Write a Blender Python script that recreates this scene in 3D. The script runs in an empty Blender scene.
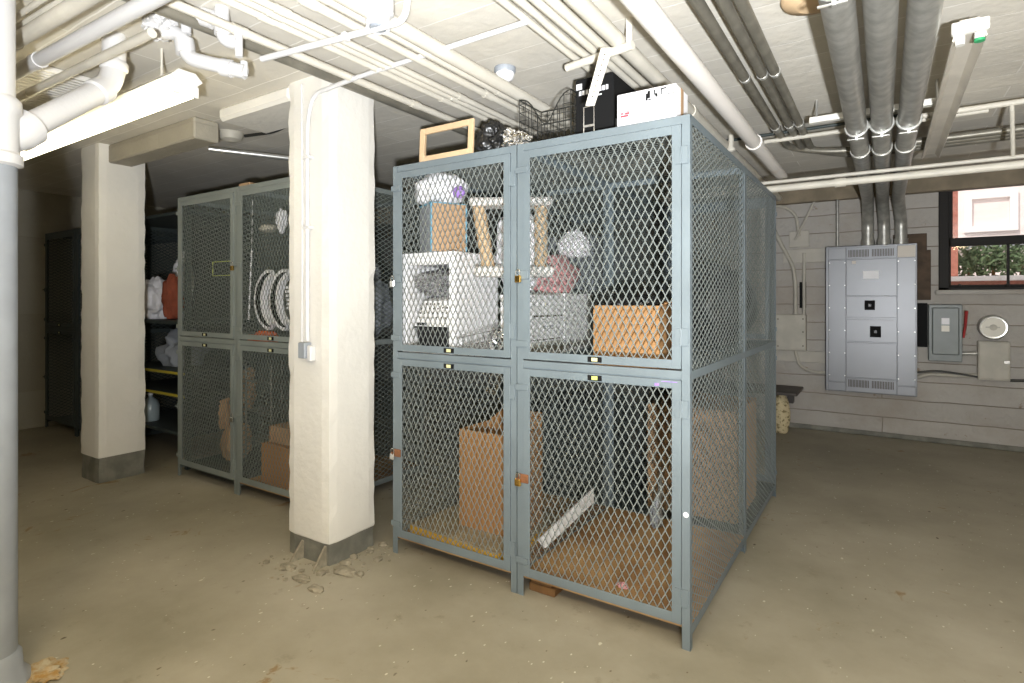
import bpy, bmesh, math, random
from mathutils import Vector, Matrix, noise
random.seed(7)
sc = bpy.context.scene
COL = sc.collection
# ------------------------------------------------------------------ camera model (metres; X along the locker fronts, Y away, Z up)
F, CX, HY, CZ = 568.0, 512.0, 301.0, 1.49
YAW = math.radians(33.19)
cY, sY = math.cos(YAW), math.sin(YAW)
def ray(px, py):
    u = (px - CX) / F; v = (HY - py) / F
    return (cY * u - sY, sY * u + cY, v)
def onY(px, py, Y):
    r = ray(px, py); t = Y / r[1]; return Vector((r[0] * t, Y, CZ + r[2] * t))
def onX(px, py, X):
    r = ray(px, py); t = X / r[0]; return Vector((X, r[1] * t, CZ + r[2] * t))
def onZ(px, py, Z):
    r = ray(px, py); t = (Z - CZ) / r[2]; return Vector((r[0] * t, r[1] * t, Z))
def onD(px, py, d):
    r = ray(px, py); return Vector((r[0] * d, r[1] * d, CZ + r[2] * d))

# ------------------------------------------------------------------ materials
def mat(name, col, rough=0.6, metal=0.0, var=0.0, vscale=8.0, bump=0.0, bscale=40.0, col2=None, lo=0.4, hi=0.65, spec=0.5):
    m = bpy.data.materials.new(name); m.use_nodes = True
    nt = m.node_tree; b = nt.nodes['Principled BSDF']
    b.inputs['Base Color'].default_value = (*col, 1); b.inputs['Roughness'].default_value = rough
    b.inputs['Metallic'].default_value = metal
    b.inputs['Specular IOR Level'].default_value = spec
    tc = nt.nodes.new('ShaderNodeTexCoord')
    if var or col2:
        n = nt.nodes.new('ShaderNodeTexNoise'); n.inputs['Scale'].default_value = vscale; n.inputs['Detail'].default_value = 6
        nt.links.new(tc.outputs['Object'], n.inputs['Vector'])
        r = nt.nodes.new('ShaderNodeValToRGB')
        r.color_ramp.elements[0].position = lo; r.color_ramp.elements[1].position = hi
        c2 = col2 or tuple(c * (1 - var) for c in col)
        r.color_ramp.elements[0].color = (*c2, 1); r.color_ramp.elements[1].color = (*col, 1)
        nt.links.new(n.outputs['Fac'], r.inputs['Fac']); nt.links.new(r.outputs['Color'], b.inputs['Base Color'])
    if bump:
        n2 = nt.nodes.new('ShaderNodeTexNoise'); n2.inputs['Scale'].default_value = bscale; n2.inputs['Detail'].default_value = 4
        nt.links.new(tc.outputs['Object'], n2.inputs['Vector'])
        bp = nt.nodes.new('ShaderNodeBump'); bp.inputs['Strength'].default_value = bump; bp.inputs['Distance'].default_value = 0.01
        nt.links.new(n2.outputs['Fac'], bp.inputs['Height']); nt.links.new(bp.outputs['Normal'], b.inputs['Normal'])
    return m
def emit(name, col, s):
    m = bpy.data.materials.new(name); m.use_nodes = True; b = m.node_tree.nodes['Principled BSDF']
    b.inputs['Base Color'].default_value = (*col, 1); b.inputs['Emission Color'].default_value = (*col, 1); b.inputs['Emission Strength'].default_value = s
    return m

M = {}
M['blue'] = mat('blue_grey_paint', (.172, .209, .228), .5, var=.14, vscale=3, bump=.1, bscale=60)
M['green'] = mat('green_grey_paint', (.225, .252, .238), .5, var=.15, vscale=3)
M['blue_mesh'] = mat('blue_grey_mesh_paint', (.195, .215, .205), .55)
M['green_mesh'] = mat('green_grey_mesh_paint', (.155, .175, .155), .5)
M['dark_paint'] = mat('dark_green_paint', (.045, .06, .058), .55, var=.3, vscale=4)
M['dark_mesh'] = mat('dark_and_shaded_mesh', (.055, .07, .068), .5)
M['white_pipe'] = mat('white_painted_pipe', (.68, .64, .55), .5, var=.12, vscale=5, bump=.15, bscale=50)
M['bright_pipe'] = mat('bright_white_paint', (.66, .65, .645), .45, bump=.1, bscale=60)
M['stain_pipe'] = mat('stained_white_pipe', (.80, .76, .71), .5, col2=(.70, .56, .42), vscale=2.2, lo=.30, hi=.40, bump=.1)
M['grey_pipe'] = mat('grey_painted_drain', (.32, .345, .38), .45, var=.1)
M['galv'] = mat('galvanised_steel', (.50, .49, .45), .36, metal=.55, var=.3, vscale=14)
M['rod'] = mat('bright_zinc', (.75, .75, .72), .3, metal=.8)
M['dark_conduit'] = mat('dull_steel_conduit', (.30, .28, .23), .42, metal=.5, var=.25, vscale=9)
M['concrete_white'] = mat('white_painted_concrete', (.78, .755, .70), .7, var=.07, vscale=2.0, bump=.35, bscale=22)
M['column_grey'] = mat('grey_painted_concrete', (.22, .215, .18), .7, var=.35, vscale=9, bump=.6, bscale=30)
M['black'] = mat('black_card', (.010, .010, .010), .8, spec=.15)
M['black_plastic'] = mat('black_plastic', (.012, .012, .013), .35)
M['bag_black'] = mat('black_bag_film', (.012, .012, .012), .28)
M['white_card'] = mat('white_card', (.86, .85, .87), .55)
M['cardboard'] = mat('brown_cardboard', (.40, .21, .08), .75, var=.1, vscale=3)
M['cardboard_pale'] = mat('pale_cardboard', (.46, .29, .16), .75, var=.1, vscale=4)
M['inside'] = mat('box_inside', (.05, .035, .02), .8)
M['plywood'] = mat('rusty_floor_sheet', (.47, .28, .12), .7, col2=(.26, .125, .045), vscale=3.2, lo=.33, hi=.58)
M['wood_pale'] = mat('pale_pine', (.70, .50, .30), .6, var=.12, vscale=6)
M['wood_dark'] = mat('brown_wood_block', (.20, .10, .035), .7, var=.3, vscale=12)
M['white_lam'] = mat('white_laminate', (.84, .83, .84), .4)
M['fluff'] = mat('grey_fluff', (.36, .35, .36), .95, var=.6, vscale=25, bump=1, bscale=60)
M['bag_white'] = mat('white_plastic_bag', (.86, .85, .88), .35)
M['purple'] = mat('purple_drawstring', (.32, .19, .55), .5)
M['sisal'] = mat('sisal_rope', (.60, .43, .26), .85, var=.15, vscale=40, bump=.5, bscale=120)
M['carpet'] = mat('cream_carpet', (.74, .70, .66), .95, var=.12, vscale=60, bump=.4, bscale=150)
M['chrome'] = mat('chrome_wire', (.75, .75, .76), .2, metal=1)
M['wire_dark'] = mat('dark_wire', (.05, .05, .045), .4, metal=.5)
M['pink'] = mat('pink_fabric', (.72, .36, .36), .8, var=.3, vscale=14)
M['red'] = mat('red_print', (.60, .06, .08), .5)
M['redpaint'] = mat('red_lever', (.35, .03, .03), .5)
M['orange'] = mat('orange_cloth', (.75, .15, .03), .7, var=.35, vscale=18)
M['teal'] = mat('teal_edge', (.14, .33, .45), .5)
M['grey_cloth'] = mat('grey_fabric', (.28, .30, .33), .85, var=.1)
M['foil'] = mat('crumpled_foil', (.85, .85, .86), .12, metal=1)
M['yellow_foam'] = mat('yellow_foam', (.62, .36, .03), .9, var=.2, vscale=20)
M['foam_top'] = mat('dusty_foam_top', (.38, .30, .18), .9, var=.3, vscale=8)
M['brass'] = mat('brass', (.72, .47, .14), .25, metal=1)
M['steel'] = mat('padlock_steel', (.62, .62, .60), .25, metal=1)
M['rust'] = mat('rusty_steel', (.25, .10, .04), .7, var=.4, vscale=30)
M['label'] = mat('cream_label', (.68, .66, .36), .6)
M['label_yellow'] = mat('yellow_green_label', (.62, .68, .18), .6)
M['panel'] = mat('grey_panel_enamel', (.205, .21, .222), .38, metal=.3, var=.06, vscale=3)
M['panel_warm'] = mat('cream_scratched_enamel', (.56, .50, .42), .4)
M['switch'] = mat('grey_green_switch', (.17, .19, .18), .42, var=.1)
M['beige'] = mat('beige_painted_steel', (.50, .47, .40), .55, var=.15, vscale=7)
M['wood_board'] = mat('painted_backing_board', (.50, .47, .41), .65, var=.12, vscale=6)
M['dark_slab'] = mat('dark_slab', (.075, .06, .05), .55, var=.3)
M['foamblock'] = mat('crumbly_cream_block', (.62, .52, .32), .9, col2=(.22, .17, .08), vscale=30, lo=.38, hi=.48, bump=.8)
M['window_black'] = mat('black_window_paint', (.012, .010, .008), .6, spec=.25)
M['ext_wall'] = mat('pale_pink_render', (.88, .78, .75), .9, var=.05)
M['ext_brick'] = mat('red_brick', (.50, .20, .15), .9, var=.25, vscale=20)
M['ext_white'] = mat('outdoor_white', (.86, .84, .82), .8)
M['leaf'] = mat('shrub_leaf', (.16, .25, .12), .8, var=.6, vscale=20)
M['iron'] = mat('black_iron', (.05, .05, .05), .6)
M['tube'] = emit('glowing_tube', (1, .90, .64), 9)
M['fixture'] = mat('white_enamel_fixture', (.80, .78, .72), .35)
M['reflector'] = mat('enamel_reflector', (.74, .69, .60), .3, metal=.1, var=.15, vscale=5)
M['green_plastic'] = mat('green_socket_tip', (.04, .35, .14), .5)
M['ivory'] = mat('ivory_dial', (.70, .66, .56), .4)
M['yellow_edge'] = mat('yellow_edge', (.5, .42, .04), .6)
M['bottle'] = mat('clear_blue_plastic', (.35, .42, .45), .2)
M['shade_brown'] = mat('shade_toned_strip', (.27, .22, .15), .8, var=.3, vscale=5)
M['rust_red'] = mat('rust_red_cloth', (.30, .07, .03), .8, var=.3)
M['rust_dirt'] = mat('rusty_dirt', (.34, .20, .06), .95, col2=(.45, .38, .26), vscale=30, bump=.6)
M['old_board'] = mat('old_dark_board', (.10, .065, .04), .8, var=.4, vscale=10)
M['stone'] = mat('concrete_crumb', (.36, .32, .24), .9, var=.3, vscale=30, bump=.6)

def glass_mat():
    m = bpy.data.materials.new('window_glass'); m.use_nodes = True; nt = m.node_tree; nt.nodes.clear()
    o = nt.nodes.new('ShaderNodeOutputMaterial'); mx = nt.nodes.new('ShaderNodeMixShader')
    t = nt.nodes.new('ShaderNodeBsdfTransparent'); g = nt.nodes.new('ShaderNodeBsdfGlossy')
    g.inputs['Roughness'].default_value = .05; mx.inputs[0].default_value = .06; t.inputs[0].default_value = (.95, .93, .92, 1)
    nt.links.new(t.outputs[0], mx.inputs[1]); nt.links.new(g.outputs[0], mx.inputs[2]); nt.links.new(mx.outputs[0], o.inputs[0])
    return m
M['glass'] = glass_mat()

def node_mat(name):
    m = bpy.data.materials.new(name); m.use_nodes = True
    nt = m.node_tree
    return m, nt, nt.nodes['Principled BSDF'], nt.nodes.new('ShaderNodeTexCoord')
def N(nt, t, **kw):
    n = nt.nodes.new(t)
    for k, v in kw.items():
        if k in n.inputs: n.inputs[k].default_value = v
        else: setattr(n, k, v)
    return n
def ramp(nt, fac, stops):
    r = nt.nodes.new('ShaderNodeValToRGB'); e = r.color_ramp.elements
    e[0].position, e[0].color = stops[0][0], (*stops[0][1], 1); e[1].position, e[1].color = stops[-1][0], (*stops[-1][1], 1)
    for p, c in stops[1:-1]:
        q = e.new(p); q.color = (*c, 1)
    nt.links.new(fac, r.inputs['Fac']); return r.outputs['Color']
def mix(nt, fac, a, b):
    m = nt.nodes.new('ShaderNodeMix'); m.data_type = 'RGBA'
    nt.links.new(fac, m.inputs[0]); nt.links.new(a, m.inputs[6])
    if isinstance(b, tuple): m.inputs[7].default_value = (*b, 1)
    else: nt.links.new(b, m.inputs[7])
    return m.outputs[2]

def floor_mat():
    m, nt, b, tc = node_mat('painted_concrete_floor'); v = tc.outputs['Object']
    n1 = N(nt, 'ShaderNodeTexNoise', Scale=.9, Detail=8.0, Roughness=.62); nt.links.new(v, n1.inputs['Vector'])
    col = ramp(nt, n1.outputs['Fac'], [(.34, (.260, .234, .170)), (.5, (.335, .302, .228)), (.66, (.405, .368, .29))])
    n2 = N(nt, 'ShaderNodeTexNoise', Scale=7.0, Detail=8.0, Roughness=.7); nt.links.new(v, n2.inputs['Vector'])
    f2 = ramp(nt, n2.outputs['Fac'], [(.60, (0, 0, 0)), (.70, (.55, .55, .55))])
    col = mix(nt, f2, col, (.21, .185, .13))
    n3 = N(nt, 'ShaderNodeTexNoise', Scale=2.3, Detail=5.0, Roughness=.75, Distortion=.6); nt.links.new(v, n3.inputs['Vector'])
    f3 = ramp(nt, n3.outputs['Fac'], [(.645, (0, 0, 0)), (.69, (.7, .7, .7))])
    col = mix(nt, f3, col, (.22, .125, .035))
    for s, th, c, amt in ((26, .07, (.70, .66, .54), .8), (11, .05, (.66, .62, .5), .8), (9.3, .04, (.07, .045, .02), .9), (17, .045, (.12, .08, .04), .8)):
        vo = N(nt, 'ShaderNodeTexVoronoi', Scale=float(s)); mp = N(nt, 'ShaderNodeMapping')
        mp.inputs['Location'].default_value = (s * .37, s * .11, 0); mp.inputs['Rotation'].default_value = (0, 0, s)
        mp.inputs['Scale'].default_value = (1, .55, 1)
        nz = N(nt, 'ShaderNodeTexNoise', Scale=s * 2.0, Detail=3.0); nt.links.new(v, nz.inputs['Vector'])
        ad = N(nt, 'ShaderNodeMath', operation='MULTIPLY_ADD'); ad.inputs[1].default_value = .35; 
        nt.links.new(v, mp.inputs['Vector']); nt.links.new(mp.outputs[0], vo.inputs['Vector'])
        nt.links.new(nz.outputs['Fac'], ad.inputs[0]); nt.links.new(vo.outputs['Distance'], ad.inputs[2])
        # only some cells carry a speck
        sep = N(nt, 'ShaderNodeSeparateColor'); nt.links.new(vo.outputs['Color'], sep.inputs[0])
        gate = N(nt, 'ShaderNodeMath', operation='LESS_THAN'); gate.inputs[1].default_value = .75; nt.links.new(sep.outputs[0], gate.inputs[0])
        lt = ramp(nt, ad.outputs[0], [(th + .15, (amt,) * 3), (th + .19, (0, 0, 0))])
        mu = N(nt, 'ShaderNodeMath', operation='MULTIPLY'); nt.links.new(lt, mu.inputs[0]); nt.links.new(gate.outputs[0], mu.inputs[1])
        col = mix(nt, mu.outputs[0], col, c)
    nt.links.new(col, b.inputs['Base Color'])
    rr = ramp(nt, n1.outputs['Fac'], [(.35, (.48,) * 3), (.65, (.62,) * 3)]); nt.links.new(rr, b.inputs['Roughness'])
    b.inputs['Specular IOR Level'].default_value = .3
    bp = N(nt, 'ShaderNodeBump', Strength=.25, Distance=.01); nt.links.new(n2.outputs['Fac'], bp.inputs['Height']); nt.links.new(bp.outputs[0], b.inputs['Normal'])
    return m
def course_mat(name, base, dark, joint, bw, bh, mortar, rot, bumpamt=.5, stain=None, jit=.25):
    """painted masonry / board-formed concrete in courses"""
    m, nt, b, tc = node_mat(name); v = tc.outputs['Object']
    mp = N(nt, 'ShaderNodeMapping'); mp.inputs['Rotation'].default_value = rot; nt.links.new(v, mp.inputs['Vector'])
    nz = N(nt, 'ShaderNodeTexNoise', Scale=3.0, Detail=4.0); nt.links.new(v, nz.inputs['Vector'])
    va = N(nt, 'ShaderNodeVectorMath', operation='MULTIPLY_ADD'); va.inputs[1].default_value = (.03, .03, .03)
    nt.links.new(nz.outputs['Color'], va.inputs[0]); nt.links.new(mp.outputs[0], va.inputs[2])
    br = N(nt, 'ShaderNodeTexBrick'); br.inputs['Scale'].default_value = 1; br.inputs['Brick Width'].default_value = bw
    br.inputs['Row Height'].default_value = bh; br.inputs['Mortar Size'].default_value = mortar; br.inputs['Mortar Smooth'].default_value = .4
    br.inputs['Color1'].default_value = (*base, 1); br.inputs['Color2'].default_value = (*[x * (1 - jit) for x in base], 1); br.inputs['Mortar'].default_value = (*joint, 1)
    nt.links.new(va.outputs[0], br.inputs['Vector'])
    n1 = N(nt, 'ShaderNodeTexNoise', Scale=1.6, Detail=9.0, Roughness=.65); nt.links.new(v, n1.inputs['Vector'])
    f = ramp(nt, n1.outputs['Fac'], [(.42, (0, 0, 0)), (.72, (.8, .8, .8))])
    col = mix(nt, f, br.outputs['Color'], dark)
    if stain:
        n3 = N(nt, 'ShaderNodeTexNoise', Scale=5.0, Detail=6.0, Roughness=.7); nt.links.new(v, n3.inputs['Vector'])
        f3 = ramp(nt, n3.outputs['Fac'], [(.64, (0, 0, 0)), (.69, (.8, .8, .8))]); col = mix(nt, f3, col, stain)
    nt.links.new(col, b.inputs['Base Color']); b.inputs['Roughness'].default_value = .75
    n2 = N(nt, 'ShaderNodeTexNoise', Scale=14.0, Detail=5.0); nt.links.new(v, n2.inputs['Vector'])
    ml = N(nt, 'ShaderNodeMath', operation='MULTIPLY_ADD'); ml.inputs[1].default_value = -.8
    nt.links.new(br.outputs['Fac'], ml.inputs[0]); nt.links.new(n2.outputs['Fac'], ml.inputs[2])
    bp = N(nt, 'ShaderNodeBump', Strength=bumpamt, Distance=.02); nt.links.new(ml.outputs[0], bp.inputs['Height']); nt.links.new(bp.outputs[0], b.inputs['Normal'])
    return m
M['floor'] = floor_mat()
M['ceiling'] = course_mat('board_formed_ceiling', (.74, .70, .62), (.58, .545, .475), (.88, .85, .79), 1.3, .225, .005, (0, 0, 0), .22, jit=.12)
M['wall_back'] = course_mat('painted_block_wall', (.45, .425, .39), (.33, .285, .235), (.20, .165, .13), 3.3, .205, .005, (math.pi / 2, 0, 0), .7, stain=(.22, .15, .09), jit=.1)
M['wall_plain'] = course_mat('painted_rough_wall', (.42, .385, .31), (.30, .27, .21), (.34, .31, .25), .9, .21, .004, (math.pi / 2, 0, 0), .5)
M['wall_side'] = course_mat('painted_side_wall', (.36, .335, .27), (.28, .26, .20), (.28, .26, .20), .9, .21, .004, (math.pi / 2, 0, math.pi / 2), .5)

# ------------------------------------------------------------------ mesh builder
class MB:
    def __init__(s): s.v = []; s.f = []; s.smooth = []
    def add(s, vs, fs, sm=False):
        o = len(s.v); s.v += [Vector(a) for a in vs]
        for f in fs: s.f.append([i + o for i in f]); s.smooth.append(sm)
        return s
    def box(s, a, b, bev=0.0, M4=None):
        a = Vector(a); b = Vector(b)
        lo = Vector([min(a[i], b[i]) for i in range(3)]); hi = Vector([max(a[i], b[i]) for i in range(3)])
        e = min(bev, *( (hi[i] - lo[i]) * .45 for i in range(3))) if bev else 0
        vs = []; fs = []
        if e <= 0:
            vs = [(x, y, z) for z in (lo.z, hi.z) for y in (lo.y, hi.y) for x in (lo.x, hi.x)]
            fs = [(0, 2, 3, 1), (4, 5, 7, 6), (0, 1, 5, 4), (2, 6, 7, 3), (0, 4, 6, 2), (1, 3, 7, 5)]
        else:
            bm = bmesh.new(); bmesh.ops.create_cube(bm, size=1)
            for q in bm.verts:
                for i in range(3): q.co[i] = hi[i] if q.co[i] > 0 else lo[i]
            bmesh.ops.bevel(bm, geom=bm.edges[:], offset=e, segments=1, affect='EDGES')
            bm.verts.ensure_lookup_table(); vs = [q.co.copy() for q in bm.verts]; fs = [[q.index for q in f.verts] for f in bm.faces]
            bm.free()
        if M4 is not None: vs = [M4 @ Vector(p) for p in vs]
        return s.add(vs, fs)
    def tube(s, pts, r, n=12, caps=True, closed=False):
        pts = [Vector(p) for p in pts]; rs = r if isinstance(r, (list, tuple)) else [r] * len(pts)
        m = len(pts); up = None; rings = []
        for i, p in enumerate(pts):
            if closed: t = (pts[(i + 1) % m] - pts[i - 1]).normalized()
            elif i == 0: t = (pts[1] - p).normalized()
            elif i == m - 1: t = (p - pts[i - 1]).normalized()
            else:
                t1 = (p - pts[i - 1]).normalized(); t2 = (pts[i + 1] - p).normalized(); t = (t1 + t2)
                t = t.normalized() if t.length > 1e-6 else t1
            if up is None:
                up = Vector((0, 0, 1)) if abs(t.z) < .9 else Vector((1, 0, 0))
            x = (up - t * up.dot(t)); x = x.normalized() if x.length > 1e-6 else t.orthogonal().normalized()
            up = x; y = t.cross(x)
            k = 1.0
            rings.append([p + (x * math.cos(2 * math.pi * j / n) + y * math.sin(2 * math.pi * j / n)) * rs[i] for j in range(n)])
        vs = [q for rg in rings for q in rg]; fs = []
        for i in range(m if closed else m - 1):
            a = i * n; b2 = ((i + 1) % m) * n
            for j in range(n): fs.append((a + j, a + (j + 1) % n, b2 + (j + 1) % n, b2 + j))
        s.add(vs, fs, True)
        if caps and not closed:
            s.add(rings[0], [tuple(reversed(range(n)))]); s.add(rings[-1], [tuple(range(n))])
        return s
    def lathe(s, c, prof, n=24, axis='z'):
        """prof: list of (radius, height)"""
        vs = []; fs = []
        for r, h in prof:
            for j in range(n):
                a = 2 * math.pi * j / n; x, y = r * math.cos(a), r * math.sin(a)
                vs.append({'z': (x, y, h), 'y': (x, h, -y), 'x': (h, x, y)}[axis])
        vs = [Vector(c) + Vector(v) for v in vs]
        for i in range(len(prof) - 1):
            for j in range(n): fs.append((i * n + j, i * n + (j + 1) % n, (i + 1) * n + (j + 1) % n, (i + 1) * n + j))
        s.add(vs, fs, True)
        k = (len(prof) - 1) * n
        s.add(vs[:n], [tuple(reversed(range(n)))]); s.add(vs[k:], [tuple(range(n))])
        return s
    def blob(s, c, size, amp=.2, freq=2.0, seed=0, sub=4, flat=None, fine=0.0, ffreq=12, M4=None):
        bm = bmesh.new(); bmesh.ops.create_icosphere(bm, subdivisions=sub, radius=1)
        c = Vector(c); out = []
        for q in bm.verts:
            d = q.co.normalized(); o = Vector((seed * 7.1, seed * 3.3, seed * 1.7))
            k = 1 + amp * (noise.noise(d * freq + o) * 1.4 + .5 * noise.noise(d * freq * 2.3 + o))
            if fine: k += fine * (1 - 2 * abs(noise.noise(d * ffreq + o)))
            p = Vector((d.x * size[0], d.y * size[1], d.z * size[2])) * k
            if flat is not None and p.z < -flat: p.z = -flat
            if M4 is not None: p = M4 @ p
            out.append(c + p)
        bm.verts.ensure_lookup_table()
        s.add(out, [[q.index for q in f.verts] for f in bm.faces], True); bm.free()
        return s
    def prism(s, poly, d):
        """poly: list of 3-D points in a plane, d: extrusion vector"""
        n = len(poly); d = Vector(d); vs = [Vector(p) for p in poly] + [Vector(p) + d for p in poly]
        fs = [tuple(reversed(range(n))), tuple(range(n, 2 * n))] + [(i, (i + 1) % n, n + (i + 1) % n, n + i) for i in range(n)]
        return s.add(vs, fs)
    def mesh(s, name, mats):
        me = bpy.data.meshes.new(name); me.from_pydata(s.v, [], s.f); me.polygons.foreach_set('use_smooth', s.smooth)
        for m in (mats if isinstance(mats, (list, tuple)) else [mats]): me.materials.append(m)
        bm = bmesh.new(); bm.from_mesh(me); bmesh.ops.recalc_face_normals(bm, faces=bm.faces); bm.to_mesh(me); bm.free()
        if any(s.smooth):
            try: me.set_sharp_from_angle(angle=math.radians(40))
            except Exception: pass
        me.update(); return me

def wpos(o):
    p = Vector((0, 0, 0))
    while o is not None: p += o.location; o = o.parent
    return p
def link(name, me, parent=None, loc=(0, 0, 0)):
    o = bpy.data.objects.new(name, me); COL.objects.link(o); o.location = loc
    if parent is not None: o.parent = parent
    return o
def part(name, mb, m, parent, label=None, world=True):
    if world:
        w = wpos(parent); mb.v = [p - w for p in mb.v]
    o = link(name, mb.mesh(name, M[m] if isinstance(m, str) else m), parent)
    if label: o['label'] = label
    return o
def tag(o, label, cat, group=None, kind=None):
    o['label'] = label; o['category'] = cat
    if group: o['group'] = group
    if kind: o['kind'] = kind
    return o
def thing(name, label, cat, loc=(0, 0, 0), group=None):
    o = bpy.data.objects.new(name, None); COL.objects.link(o); o.location = loc; o.empty_display_size = .1
    return tag(o, label, cat, group)
def solo(name, mb, m, label, cat, group=None, loc=None, kind=None):
    if loc is None:
        lo = Vector([min(p[i] for p in mb.v) for i in range(3)]); hi = Vector([max(p[i] for p in mb.v) for i in range(3)])
        loc = Vector(((lo.x + hi.x) / 2, (lo.y + hi.y) / 2, lo.z))
    loc = Vector(loc); mb.v = [p - loc for p in mb.v]
    o = link(name, mb.mesh(name, M[m] if isinstance(m, str) else m), None, loc)
    return tag(o, label, cat, group, kind)
def struct(name, mb, m, label=None, cat=None):
    o = link(name, mb.mesh(name, [M[k] for k in m] if isinstance(m, (list, tuple)) else M[m])); o['kind'] = 'structure'
    if label: o['label'] = label; o['category'] = cat
    return o
def rotz(c, a): return Matrix.Translation(Vector(c)) @ Matrix.Rotation(a, 4, 'Z')
def arc_path(pts, rad, n=6):
    """polyline with rounded corners"""
    pts = [Vector(p) for p in pts]; out = [pts[0]]
    for i in range(1, len(pts) - 1):
        a, b, c = pts[i - 1], pts[i], pts[i + 1]
        d1 = (a - b); d2 = (c - b); r = min(rad, d1.length * .45, d2.length * .45)
        p1 = b + d1.normalized() * r; p2 = b + d2.normalized() * r
        for k in range(n + 1):
            t = k / n; out.append(p1 * (1 - t) ** 2 + b * 2 * t * (1 - t) + p2 * t * t)
    out.append(pts[-1]); return out

# ------------------------------------------------------------------ the setting
ZC = 2.78; YB = 7.43; XL = -8.36; XR = 2.6; YF = -3.2
struct('floor', MB().box((XL - .2, YF - .2, -.12), (XR + .2, YB + .2, 0)), 'floor', 'worn olive-beige painted concrete floor with chips and stains', 'floor')
struct('ceiling', MB().box((XL - .2, YF - .2, ZC), (XR + .2, YB + .2, ZC + .15)), 'ceiling', 'white painted board-marked concrete ceiling above the pipes', 'ceiling')
# window opening in the back wall
wl = onY(938.5, 200, YB).x; wz0 = onY(950, 290, YB).z; wz1 = onY(960, 178, YB).z; wr = wl + 1.35
wb = MB()
wb.box((XL - .2, YB, 0), (wl, YB + .25, ZC)); wb.box((wr, YB, 0), (XR + .2, YB + .25, ZC))
wb.box((wl, YB, 0), (wr, YB + .25, wz0)); wb.box((wl, YB, wz1), (wr, YB + .25, ZC))
struct('wall_back', wb, 'wall_back', 'grimy cream painted block wall behind the electrical panel', 'wall')
struct('wall_left', MB().box((XL - .2, YF, 0), (XL, YB, ZC)), 'wall_side')
struct('wall_right', MB().box((XR, YF, 0), (XR + .2, YB, ZC)), 'wall_side')
struct('wall_front', MB().box((XL, YF - .2, 0), (XR, YF, ZC)), 'wall_plain')
struct('baseboard_back', MB().box((XL, YB - .02, 0), (XR, YB, .055), .01), 'column_grey', 'grey painted strip where the back wall meets the floor', 'baseboard')

def column(x0, x1, y0, y1, zg, seed, label, rough=.012):
    """square concrete column, painted white above zg and grey below, chipped arrises"""
    bm = bmesh.new(); mb = MB(); n = 46; k = 6
    rnd = random.Random(seed)
    zs = [zg * i / 3 for i in range(3)] + [zg - .004, zg + .004] + [zg + (ZC - zg) * (i + 1) / n for i in range(n)]
    per = []
    for i in range(k): per.append((i / k, 0))
    for i in range(k): per.append((1, i / k))
    for i in range(k): per.append((1 - i / k, 1))
    for i in range(k): per.append((0, 1 - i / k))
    vs = []; fs = []
    cx, cy = (x0 + x1) / 2, (y0 + y1) / 2
    for z in zs:
        for (a, b) in per:
            x = x0 + (x1 - x0) * a; y = y0 + (y1 - y0) * b
            corner = (a in (0, 1)) and (b in (0, 1))
            d = .0025 * noise.noise(Vector((x * 9, y * 9, z * 5 + seed)))
            if corner: d -= .004 + rough * max(0, noise.noise(Vector((x * 3, y * 3, z * 14 + seed * 3)))) * .7 + rnd.random() * .005
            sx = 1 if x > cx else -1; sy = 1 if y > cy else -1
            x += d * (sx if a in (0, 1) else 0); y += d * (sy if b in (0, 1) else 0)
            if z < zg: 
                q = .004 + .012 * max(0, noise.noise(Vector((x * 6, y * 6, z * 9 + seed)))); x -= (x - cx) * q * 4; y -= (y - cy) * q * 4
            vs.append((x, y, z))
    P = len(per)
    for i in range(len(zs) - 1):
        for j in range(P): fs.append((i * P + j, i * P + (j + 1) % P, (i + 1) * P + (j + 1) % P, (i + 1) * P + j))
    mb.add(vs, fs)
    o = struct('column', mb, ['concrete_white', 'column_grey'], label, 'column')
    for p in o.data.polygons:
        if p.center.z < zg: p.material_index = 1
    return o
column(-2.965, -2.592, 2.095, 2.447, .125, 3, 'white concrete column with a grey base close beside the blue-grey lockers')
column(-5.70, -5.35, 2.025, 2.385, .20, 8, 'white concrete column with grey base standing farther off toward the dark corner', .008)
struct('beam', MB().box((-5.72, 2.10, 2.63), (-4.02, 2.28, ZC), .01), 'wall_plain', 'white dropped beam running over the farther column', 'beam')  # white beam in the darker wall material, putting its shade into the colour
struct('beam', MB().box((-3.72, 2.10, 2.69), (-2.96, 2.46, ZC), .02), 'concrete_white', 'short white concrete drop beside the top of the nearer column', 'beam')
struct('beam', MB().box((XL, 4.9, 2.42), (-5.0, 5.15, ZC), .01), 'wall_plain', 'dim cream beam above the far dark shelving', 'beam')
# added strip at the wall head; its brown paints the shade behind the pipes
struct('shade_trim', MB().box((XL, YB - .10, 2.63), (XR, YB, ZC), .006), 'shade_brown', 'brown strip along the top of the back wall, its colour standing in for shade', 'trim')

# window_1
W = thing('window_1', 'black framed sash window high on the back wall', 'window', ((wl + wr) / 2, YB + .05, wz0)); W['kind'] = 'structure'
def wx(px): return onY(px, 230, YB + .03).x
def wz(px, py): return onY(px, py, YB + .03).z
fr = MB(); xg = wx(953); zt = wz(1000, 176.5); zm1 = wz(990, 236.5); zm0 = wz(990, 245)
y0, y1 = YB - .02, YB + .12
fr.box((wl, y0, wz0), (xg - .035, y1, wz1), .006); fr.box((wr - .11, y0, wz0), (wr, y1, wz1), .006)
fr.box((wl, y0, wz1 - .05), (wr, y1, wz1), .006); fr.box((wl, y0, wz0), (wr, y1, wz0 + .03), .006)
part('frame', fr, 'window_black', W)
us = MB(); uz1 = wz1 - .085
us.box((xg - .035, YB + .05, zm0), (xg, YB + .09, uz1), .004); us.box((wr - .145, YB + .05, zm0), (wr - .11, YB + .09, uz1), .004)
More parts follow.
